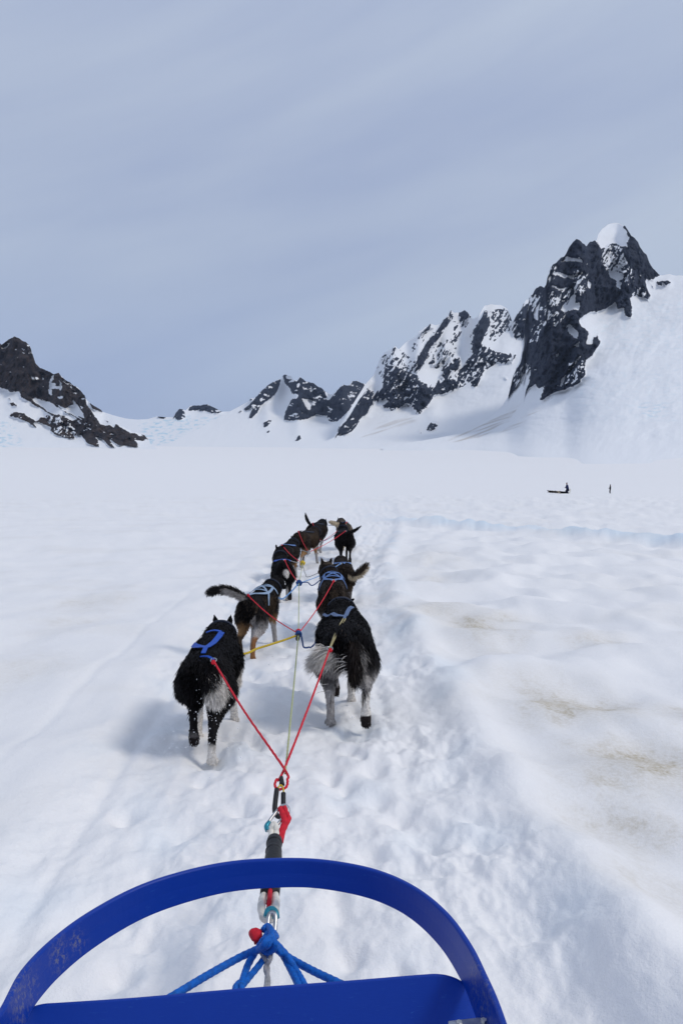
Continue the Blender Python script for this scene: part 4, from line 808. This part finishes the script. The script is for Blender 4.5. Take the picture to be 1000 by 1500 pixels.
gp('white_rope', [tube([atz(398, 1296, ZG), atz(397, 1245, ZG), L3(397, 1222, 1215), L3(400, 1208, 1215), L3(404, 1210, 1215), L3(405, 1225, 1215), atz(406, 1245, ZG), atz(404, 1300, ZG)], .0105, 12, 260, 3, .08),
                  tube([atz(397, 1290, ZG), atz(387, 1310, ZG), L3(383, 1328, 1330), L3(386, 1343, 1330), L3(393, 1347, 1330), L3(401, 1342, 1330), L3(404, 1328, 1330), atz(403, 1308, ZG), atz(402, 1290, ZG)], .0125, 12, 260, 3, .08)], M_WHITER)
gp('red_core', tube([atz(397, 1290, ZG + .01), L3(395, 1315, 1330), L3(393, 1332, 1330)], .007, 8), M_RED)
gp('sleeve', tube([atz(402, 1231, ZG), atz(400, 1262, ZG), atz(395, 1312, ZG)], [.027, .027, .031, .033, .031], 20, n=30), M_BLACKR)
for x_, y_ in ((402, 1234), (401, 1246), (396.5, 1303)): gp('tape_ring', tube([atz(x_, y_, ZG), atz(x_ - .6, y_ + 3.5, ZG)], [.0285, .0295, .0285], 20, n=5), M_BLACKR)
oval(399, 1337, 396, 1374, 11, 1352, .0070, M_STEEL, 'snap_clip')
gp('clip_band', tube([L3(391, 1343, 1348), L3(393, 1335, 1348), L3(398, 1333, 1348), L3(403, 1337, 1348), L3(404, 1345, 1348)], .0115, 12, n=16), M_TEAL)
knob = gp('red_knob', tube([L3(367, 1374, 1372), L3(370, 1372, 1372), L3(376, 1371, 1372), L3(384, 1370, 1372)], [.010, .021, .022, .014], 14, n=12), M_RED)

# ------------------------------------------------------------------ rope bridle of the sled
bridle = empty('rope_bridle', tuple(atz(393, 1375, .33))); GI = bridle.location.copy(); gang_old = gang; gang = bridle
tag(bridle, 'knotted blue braided rope bridle with one grey strand, tied behind the bow', 'rope')
K = [atz(393, 1368, .33), atz(398, 1380, .33), atz(388, 1388, .33)]
def br(pts, r, mat=M_BLUER, tw=150): return tube([p if isinstance(p, Vector) else atz(p[0], p[1], p[2] if len(p) > 2 else .30) for p in pts], r * .66, 16, tw * 2.2, 4, .06, step=.004)
gp('rope', br([(392, 1362, .35), (396, 1374, .36), (408, 1392, .34), (425, 1404), (460, 1423), (502, 1443), (560, 1474, .27)], .0155), M_BLUER)
gp('rope', br([(404, 1372, .34), (398, 1366, .37), (390, 1372, .36), (380, 1388, .34), (350, 1403), (305, 1428), (255, 1458), (190, 1496, .27)], .0155), M_BLUER)
gp('rope', br([(388, 1380, .33), (376, 1392, .32), (364, 1412), (357, 1432), (351, 1452), (345, 1480, .27)], .0150), M_BLUER)
gp('rope', br([(396, 1388, .32), (384, 1408, .31), (368, 1428), (353, 1446), (345, 1452), (340, 1470, .27)], .0135), M_BLUER)
gp('rope', br([(402, 1380, .34), (412, 1394, .32), (424, 1416), (434, 1436), (440, 1452), (448, 1476, .27)], .0150), M_BLUER)
gp('rope', br([(406, 1384, .34), (420, 1400, .32), (434, 1422), (446, 1443), (458, 1470, .27)], .0140), M_BLUER)
gp('grey_rope', [br([(381, 1390, .33), (386, 1402, .32), (392, 1416), (391, 1434), (389, 1452), (388, 1475, .27)], .0095, M_GREYR, 240), br([(396, 1388, .33), (396, 1404, .32), (389, 1418), (393, 1434), (392, 1452), (392, 1475, .27)], .0095, M_GREYR, 240)], M_GREYR)
gp('knot', [br([(380, 1386, .36), (388, 1376, .38), (400, 1378, .38), (402, 1388, .36), (392, 1394, .34), (382, 1390, .33)], .0145), br([(386, 1362, .36), (392, 1357, .36), (398, 1366, .38), (394, 1382, .38), (384, 1390, .35)], .0140), br([(404, 1372, .36), (394, 1374, .39), (386, 1384, .38), (378, 1392, .33)], .0140)], M_BLUER)
knot_f = [br([(350, 1440, .31), (345, 1447, .32), (347, 1455, .31), (354, 1452, .32), (353, 1443, .32)], .0125)]
gp('knot', knot_f, M_BLUER)

# ------------------------------------------------------------------ the sled
def plastic(name):
    m, nt, b = new_mat(name); L = nt.links; tc = N(nt, 'ShaderNodeTexCoord')
    n1 = N(nt, 'ShaderNodeTexNoise', i_Scale=3.2, i_Detail=5.0, i_Roughness=.65); L.new(tc.outputs['Object'], n1.inputs['Vector'])
    mp_ = N(nt, 'ShaderNodeMapping'); mp_.inputs['Scale'].default_value = (22, 22, 160); L.new(tc.outputs['Object'], mp_.inputs[0])
    n2 = N(nt, 'ShaderNodeTexNoise', i_Scale=1.0, i_Detail=5.0, i_Roughness=.75, i_Distortion=1.2); L.new(mp_.outputs[0], n2.inputs['Vector'])
    c = N(nt, 'ShaderNodeValToRGB'); c.color_ramp.elements[0].position = .62; c.color_ramp.elements[1].position = .74; L.new(n2.outputs['Fac'], c.inputs[0])
    c.color_ramp.elements[0].color = (0, 0, 0, 1); c.color_ramp.elements[1].color = (.7, .7, .7, 1)
    base = N(nt, 'ShaderNodeMix', data_type='RGBA'); base.inputs[6].default_value = (.0, .030, .29, 1); base.inputs[7].default_value = (.0, .040, .34, 1); L.new(n1.outputs['Fac'], base.inputs['Factor'])
    scr = N(nt, 'ShaderNodeMix', data_type='RGBA'); L.new(c.outputs[0], scr.inputs['Factor']); L.new(base.outputs[2], scr.inputs[6]); scr.inputs[7].default_value = (.03, .12, .42, 1)
    ad = N(nt, 'ShaderNodeAttribute', attribute_name='wear'); n3 = N(nt, 'ShaderNodeTexNoise', i_Scale=90.0, i_Detail=5.0, i_Roughness=.8); L.new(tc.outputs['Object'], n3.inputs['Vector'])
    mr = N(nt, 'ShaderNodeMapRange'); mr.inputs['From Min'].default_value = .50; mr.inputs['From Max'].default_value = .60; L.new(n3.outputs['Fac'], mr.inputs['Value'])
    mu = N(nt, 'ShaderNodeMath', operation='MULTIPLY'); L.new(mr.outputs[0], mu.inputs[0]); L.new(ad.outputs['Fac'], mu.inputs[1])
    w_ = N(nt, 'ShaderNodeMix', data_type='RGBA'); L.new(mu.outputs[0], w_.inputs['Factor']); L.new(scr.outputs[2], w_.inputs[6]); w_.inputs[7].default_value = (.22, .21, .20, 1)
    L.new(w_.outputs[2], b.inputs['Base Color'])
    b.inputs['Specular IOR Level'].default_value = .28
    r_ = N(nt, 'ShaderNodeMapRange'); r_.inputs['To Min'].default_value = .34; r_.inputs['To Max'].default_value = .52; L.new(n1.outputs['Fac'], r_.inputs['Value']); L.new(r_.outputs[0], b.inputs['Roughness'])
    bp = N(nt, 'ShaderNodeBump', i_Strength=.25, i_Distance=.002); L.new(n2.outputs['Fac'], bp.inputs['Height']); L.new(bp.outputs[0], b.inputs['Normal'])
    return m
M_PLASTIC = plastic('blue_sled_plastic')
M_ALU = simple('brushed_aluminium', (.55, .56, .58), .38, .5, 1.0, bump=(200, .3, .002), var=.15, varscale=30)
sled = empty('dog_sled', (-.2, 1.2, 0)); SL = np.array([-.2, 1.2, 0])
tag(sled, 'blue plastic dog sled front with a curved brush bow, in the foreground', 'sled')
topline = [(-60, 1585), (-30, 1520), (0, 1474), (30, 1420), (75, 1374), (130, 1334), (200, 1297), (270, 1274), (340, 1260), (415, 1255.5), (480, 1258.5), (550, 1272), (608, 1297), (655, 1334), (690, 1380), (714, 1427), (733, 1470), (752, 1530), (764, 1610), (768, 1700)]
BZ = .50
q = resample([tuple(atz(x_, y_, BZ)) for x_, y_ in topline], 160)
Tn = np.gradient(q, axis=0); Tn /= np.linalg.norm(Tn, axis=1)[:, None]; inn = np.cross(Tn, (0, 0, 1.)) ; inn /= np.linalg.norm(inn, axis=1)[:, None]
cen = np.array([-.2, 1.5, BZ]); sg_ = np.sign(np.sum(inn * (cen - q), 1)); inn *= sg_[:, None]
hgt = np.interp(np.linspace(0, 1, 160), [0, .2, .5, .62, .75, .85, 1], [.115, .095, .082, .084, .098, .115, .125])
prof = [(0.003, 0), (.012, 0), (.015, -.004), (.015, -.5), (.018, -.97), (.013, -1.0), (.004, -1.0), (0, -.96), (0, -.5), (0, -.004)]   # (inward, fraction of height)
VV = []
for i in range(160):
    for a_, z_ in prof:
        zz = z_ * hgt[i] if abs(z_) > .01 else z_
        VV.append(q[i] + inn[i] * (a_ + .10 * abs(zz)) + np.array([0, 0, zz]))
npf = len(prof); idx = np.arange(160 * npf).reshape(160, npf)
Fb = [tuple(f) for f in np.stack([idx[:-1], np.roll(idx, -1, 1)[:-1], np.roll(idx, -1, 1)[1:], idx[1:]], -1).reshape(-1, 4)] + [tuple(idx[0]), tuple(idx[-1][::-1])]
VV = np.array(VV)
wear = np.zeros(len(VV))
for px_, py_, rd_ in ((88, 1397, .030), (112, 1375, .022), (18, 1465, .06), (30, 1440, .035), (700, 1440, .05), (712, 1470, .06)):
    c_ = np.array(tuple(atz(px_, py_, BZ - .04))); wear = np.maximum(wear, np.exp(-(np.linalg.norm(VV - c_, axis=1) / rd_) ** 2) * (.9 if px_ < 200 else .55))
bow = mesh_np('brush_bow', VV - SL, Fb, M_PLASTIC, sled, attrs={'wear': wear}, smooth=False)
bv = bow.modifiers.new('edge', 'BEVEL'); bv.width = .0018; bv.segments = 2; bv.limit_method = 'ANGLE'; bv.angle_limit = R(30)
# front panel: an upright rounded sheet inside the bow
tp_ = [(20, 1512), (30, 1490), (44, 1479), (62, 1473.5), (90, 1471.5), (200, 1464), (350, 1451), (500, 1440), (610, 1431), (642, 1429.5), (664, 1434), (682, 1444), (697, 1460), (708, 1480), (716, 1506)]
pt = resample([(x_, y_) for x_, y_ in tp_], 120)
Yp = 1.86; Yl = lambda x_: np.interp(x_, [20, 640, 716], [1.80, 1.885, 1.885])
P3 = [at(x_, y_, Yl(x_)) for x_, y_ in pt]
low = [Vector((p.x, p.y - .16, .10)) for p in P3]
Vp = []; Fp = []; nP = len(P3); rows = 8
for side_, dy in ((0, 0.0), (1, .009)):
    for r_i in range(rows):
        t = r_i / (rows - 1)
        for p, l in zip(P3, low):
            e = p.lerp(l, t); Vp.append((e.x, e.y + dy, e.z - (0 if r_i else .0)))
def pid(s_, r_i, k): return s_ * rows * nP + r_i * nP + k
for s_ in (0, 1):
    for r_i in range(rows - 1):
        for k in range(nP - 1):
            f = (pid(s_, r_i, k), pid(s_, r_i, k + 1), pid(s_, r_i + 1, k + 1), pid(s_, r_i + 1, k)); Fp.append(f if s_ == 1 else f[::-1])
for k in range(nP - 1):
    Fp.append((pid(0, 0, k), pid(0, 0, k + 1), pid(1, 0, k + 1), pid(1, 0, k))); Fp.append((pid(0, rows - 1, k + 1), pid(0, rows - 1, k), pid(1, rows - 1, k), pid(1, rows - 1, k + 1)))
for r_i in range(rows - 1):
    Fp.append((pid(0, r_i, 0), pid(1, r_i, 0), pid(1, r_i + 1, 0), pid(0, r_i + 1, 0))); Fp.append((pid(0, r_i, nP - 1), pid(0, r_i + 1, nP - 1), pid(1, r_i + 1, nP - 1), pid(1, r_i, nP - 1)))
Vp = np.array(Vp)
pan = mesh_np('front_panel', Vp - SL, Fp, M_PLASTIC, sled, attrs={'wear': np.zeros(len(Vp))}, smooth=False)
bv = pan.modifiers.new('edge', 'BEVEL'); bv.width = .002; bv.segments = 2; bv.limit_method = 'ANGLE'; bv.angle_limit = R(40)
def box(a, b, c, bevel=.003):
    """oriented plate from corner list: 4 points + thickness vector"""
    v = [Vector(p) for p in a] + [Vector(p) + b for p in a]
    return np.array([tuple(x_) for x_ in v]), [(0, 1, 2, 3), (7, 6, 5, 4), (0, 4, 5, 1), (1, 5, 6, 2), (2, 6, 7, 3), (3, 7, 4, 0)]
brk = [at(656, 1495, 1.72), at(700, 1490, 1.74), at(722, 1491, 1.74), at(726, 1512, 1.66), at(656, 1516, 1.66)]
bvv = np.array([tuple(p) for p in brk] + [tuple(p + Vector((0, 0, -.006))) for p in brk])
bf = [(4, 3, 2, 1, 0), (5, 6, 7, 8, 9)] + [(i, (i + 1) % 5, (i + 1) % 5 + 5, i + 5) for i in range(5)]
bo = mesh_np('bracket', bvv - SL, bf, M_ALU, sled, smooth=False); bv = bo.modifiers.new('edge', 'BEVEL'); bv.width = .002; bv.segments = 2
for bx_, by_ in ((672, 1500), (708, 1497)):
    c_ = at(bx_, by_, 1.70); bmx = bmesh.new(); bmesh.ops.create_cone(bmx, cap_ends=True, segments=6, radius1=.008, radius2=.007, depth=.006, matrix=Matrix.Translation(c_ - Vector(tuple(SL)) + Vector((0, 0, .003))))
    mm_ = bpy.data.meshes.new('bolt'); bmx.to_mesh(mm_); bmx.free(); mm_.materials.append(M_STEEL); o_ = bpy.data.objects.new('bolt', mm_); COL.objects.link(o_); o_.parent = bo
for s_ in (-.58, .24):      # runners under the basket
    v_, f_ = tube([(s_, -.4, .03), (s_, .6, .03), (s_, 1.35, .035), (s_, 1.62, .09), (s_, 1.72, .20)], .022, 10)
    mesh_np('runner', v_ - SL, f_, M_ALU, sled)
v_, f_ = box([(-.60, -.3, .22), (.27, -.3, .22), (.27, 1.62, .22), (-.60, 1.62, .22)], Vector((0, 0, -.012)), 0)
mesh_np('basket_bed', v_ - SL, f_, M_PLASTIC, sled, attrs={'wear': np.zeros(len(v_))}, smooth=False)

# ------------------------------------------------------------------ the other team, far off on the right
def person(name, px, py, Y, yaw, label, jacket, trousers, sit=False, size=1.0, armout=False):
    b = at(px, py, Y); root = empty(name, tuple(b), yaw); root.scale = (size,) * 3
    V, Fc = [], []
    L = 1.0
    if sit:
        add = lambda pth, n=12, seg=12: loft(V, Fc, pth, n, seg)
        for s in (-1, 1): add([(s * .10, 0, .75, .14, .14), (s * .14, .16, .42, .14, .15), (s * .14, .08, .12, .12, .14), (s * .12, .12, .05, .055, .05), (s * .12, .24, .04, .05, .04)])
        add([(0, -.05, .50, .26, .24), (0, 0, .85, .26, .22), (0, .05, 1.1, .26, .20), (0, .09, 1.35, .25, .17), (0, .11, 1.47, .12, .10)], 16)
        for s in (-1, 1): add([(s * .20, .10, 1.38, .07, .07), (s * .28, .16, 1.10, .06, .06), (s * .22, .34, .98, .048, .048), (s * .16, .40, .98, .045, .04)])
        add([(0, .12, 1.45, .06, .06), (0, .14, 1.56, .085, .10), (0, .15, 1.66, .095, .11), (0, .14, 1.76, .06, .07)], 12)
    else:
        add = lambda pth, n=12, seg=12: loft(V, Fc, pth, n, seg)
        add([(-.10, .0, .92, .10, .10), (-.11, .02, .50, .075, .075), (-.11, -.02, .12, .055, .06), (-.11, 0, .06, .05, .05), (-.11, .13, .04, .05, .04)])
        add([(.10, .0, .92, .10, .10), (.10, .10, .52, .075, .075), (.09, .02, .14, .055, .06), (.09, .04, .06, .05, .05), (.09, .16, .04, .05, .04)])
        add([(0, 0, .86, .17, .13), (0, 0, 1.05, .17, .13), (0, .01, 1.28, .22, .15), (0, .0, 1.44, .20, .12), (0, .0, 1.52, .09, .08)], 16)
        add([(.21, 0, 1.42, .065, .065), (.27, -.02, 1.14, .055, .055), (.22, .16, 1.0, .045, .045), (.18, .20, .98, .045, .04)])
        add([(-.21, 0, 1.42, .065, .065), (-.28, .05, 1.18, .055, .055), (-.22, .26, 1.12, .045, .045), (-.20, .32, 1.13, .045, .04)])
        add([(0, .0, 1.50, .055, .055), (0, .02, 1.60, .075, .09), (0, .02, 1.68, .085, .10), (0, .01, 1.78, .05, .06)], 12)
    me = remesh('body', V, Fc, .024, 2); P, Nn, Tr = mesh_arrays(me)
    c = np.tile(np.array(jacket), (len(P), 1)); zt = .80 if sit else .88
    c[P[:, 2] < zt] = trousers; c[P[:, 2] < .10] = (.02, .018, .016)
    hd = P[:, 2] > 1.53; c[hd] = (.36, .21, .15); c[hd & ((P[:, 2] > 1.68) | (P[:, 1] < .0))] = (.02, .02, .03)
    set_cols(me, c); me.materials.append(M_CLOTH); o = bpy.data.objects.new('body', me); COL.objects.link(o); o.parent = root
    hat_v, hat_f = [], []; loft(hat_v, hat_f, [(0, .12 if sit else .0, 1.67 if sit else 1.66, .10, .115), (0, .12 if sit else .0, 1.74, .10, .11), (0, .12 if sit else .0, 1.80, .05, .06)], 8, 12)
    mesh_np('hat', np.array([tuple(v) for v in hat_v]), hat_f, M_HAT, root)
    tag(root, label, 'person', 'people far off on the glacier'); return root
M_HAT = simple('knit_hat', (.05, .05, .06), .9, .2, bump=(80, .5, .01))
person('person', 830.5, 723.6, 143, R(98), 'bundled person in a navy coat on a sled, left of the lone standing figure', (.010, .018, .075), (.008, .010, .030), sit=True, size=1.15)
person('person', 893, 724.2, 143, R(75), 'person in dark clothes standing alone on the snow at the right', (.012, .014, .022), (.008, .008, .014))
fs = empty('dog_sled', tuple(at(828, 724.3, 143)), R(90)); tag(fs, 'distant low wooden sled carrying the navy coated person', 'sled')
M_WOOD = simple('pale_sled_wood', (.45, .36, .14), .7, .3, var=.3, varscale=4); M_DARK = simple('dark_cargo_fabric', (.012, .013, .02), .85, .2, bump=(20, .5, .02), var=.3, varscale=5)
for s in (-.26, .26): v_, f_ = tube([(s, -.9, .03), (s, .5, .03), (s, .95, .10), (s, 1.1, .22)], .03, 8, n=20); mesh_np('runner', v_, f_, M_WOOD, fs)
hv_, hf_ = [], []; loft(hv_, hf_, [(0, -.5, .26, .22, .12), (0, 0, .34, .28, .22), (0, .4, .32, .27, .17), (0, .8, .22, .12, .08)], 14, 14); mesh_np('cargo_bag', np.array([tuple(v) for v in hv_]), hf_, M_DARK, fs)
v_, f_ = tube([(-.26, -.55, .05), (-.24, -.75, .55), (-.22, -.82, .92), (0, -.83, 1.0), (.22, -.82, .92), (.24, -.75, .55), (.26, -.55, .05)], .022, 8, n=30); mesh_np('handlebar', v_, f_, M_WOOD, fs)
# its dogs lie resting in a line ahead of it
V, Fc = [], []
loft(V, Fc, [(0, -.38, .13, .07, .07), (0, -.25, .17, .13, .15), (.02, 0, .18, .13, .15), (.02, .22, .20, .13, .16), (0, .34, .20, .08, .10)], 16, 12)
loft(V, Fc, [(0, .26, .24, .08, .09), (0, .38, .32, .07, .07), (0, .46, .34, .065, .065), (0, .56, .31, .035, .035), (0, .62, .30, .02, .02)], 12, 10)
for s in (-1, 1):
    loft(V, Fc, [(s * .035, .42, .38, .026, .016), (s * .045, .40, .45, .008, .008)], 5, 8)
    loft(V, Fc, [(s * .08, .25, .12, .05, .05), (s * .09, .38, .045, .03, .03), (s * .09, .52, .03, .028, .022)], 8, 8)
    loft(V, Fc, [(s * .10, -.24, .13, .06, .09), (s * .15, -.12, .07, .05, .05), (s * .15, .0, .03, .03, .025)], 8, 8)
loft(V, Fc, [(0, -.36, .12, .03, .03), (.10, -.45, .06, .035, .03), (.22, -.42, .05, .02, .02)], 8, 8)
rest_me = remesh('resting_dog', V, Fc, .02, 2)
wcols = [(BLACK, 'black'), (CREAM, 'cream'), (BLACK, 'black'), (BROWN, 'brown'), (BLACK, 'black'), (BROWN, 'brown')]
ordn = ['nearest the distant sled', 'second ahead of the distant sled', 'third ahead of the distant sled', 'fourth ahead of the distant sled', 'fifth ahead of the distant sled', 'farthest ahead of the distant sled']
for k in range(6):
    me_ = rest_me.copy(); P, _, _ = mesh_arrays(me_); set_cols(me_, np.tile(np.array(wcols[k][0]), (len(P), 1))); me_.materials.append(M_SKIN)
    o = bpy.data.objects.new('resting_dog', me_); COL.objects.link(o); px_ = 823.5 - k * 3.3 - (1.2 if k > 2 else 0)
    o.location = at(px_, 722.9 - k * .22, 142 + k * .5); o.rotation_euler = (0, 0, R(88 + 6 * math.sin(k * 2.1))); o.scale = (1.15,) * 3
    tag(o, 'tiny %s dog lying on the snow, %s' % (wcols[k][1], ordn[k]), 'dog', 'resting dogs of the distant team')

# ------------------------------------------------------------------ snow kicked up by the paws
ico = bmesh.new(); bmesh.ops.create_icosphere(ico, subdivisions=1, radius=1.0); iv = np.array([v.co[:] for v in ico.verts]); if_ = np.array([[v.index for v in f.verts] for f in ico.faces]); ico.free()
def specks(centers, n, rmin, rmax, spread):
    PV = []; PF = []; o = 0
    for c, s_, m_ in centers:
        for _ in range(m_):
            p = np.array(c) + rng.normal(0, 1, 3) * np.array(s_); r_ = rng.uniform(rmin, rmax) * rng.choice([1, 1, 1, 1.7]); g_ = float(ground(np.array([p[0]]), np.array([p[1]]))[0])
            if p[2] < g_: p[2] = g_ + r_ * .3
            PV.append(iv * r_ * rng.uniform(.7, 1.3, (1, 3)) + p); PF.append(if_ + o); o += len(iv)
    return np.vstack(PV), np.vstack(PF)
M_SPECK = simple('loose_snow', (.86, .87, .9), .7, .3)
pv_, pf_ = specks([((-.78, 4.72, .30), (.07, .05, .11), 90), ((-.76, 4.66, .12), (.14, .10, .07), 90), ((-.70, 4.55, .06), (.16, .12, .04), 60), ((.12, 5.22, .12), (.09, .05, .08), 60), ((.02, 5.3, .06), (.16, .10, .05), 60), ((-.55, 6.3, .15), (.05, .1, .08), 30), ((-.3, 9.8, .06), (.3, .5, .05), 40)], 0, .0010, .0028, 0)
so = mesh_np('snow_spray', pv_, pf_, M_SPECK, smooth=True); tag(so, 'loose white snow grains kicked up around the paws', 'snow', kind='stuff')
HAZE = 2.2e-5
# ------------------------------------------------------------------ mountain air
bm = bmesh.new(); bmesh.ops.create_cube(bm, size=1.0)
for v_ in bm.verts: v_.co = (v_.co.x * 26000, v_.co.y * 26000, -6 if v_.co.z < 0 else 1150)
hm = bpy.data.meshes.new('haze'); bm.to_mesh(hm); bm.free()
m = bpy.data.materials.new('mountain_air'); m.use_nodes = True; nt = m.node_tree; nt.nodes.clear()
o_ = nt.nodes.new('ShaderNodeOutputMaterial'); pv = nt.nodes.new('ShaderNodeVolumePrincipled')
pv.inputs['Color'].default_value = (.62, .76, 1.0, 1); pv.inputs['Density'].default_value = HAZE; pv.inputs['Anisotropy'].default_value = 0.0
nt.links.new(pv.outputs[0], o_.inputs['Volume']); hm.materials.append(m)
hz = bpy.data.objects.new('haze', hm); COL.objects.link(hz); tag(hz, 'thin blue mountain air over the glacier', 'haze', kind='stuff')
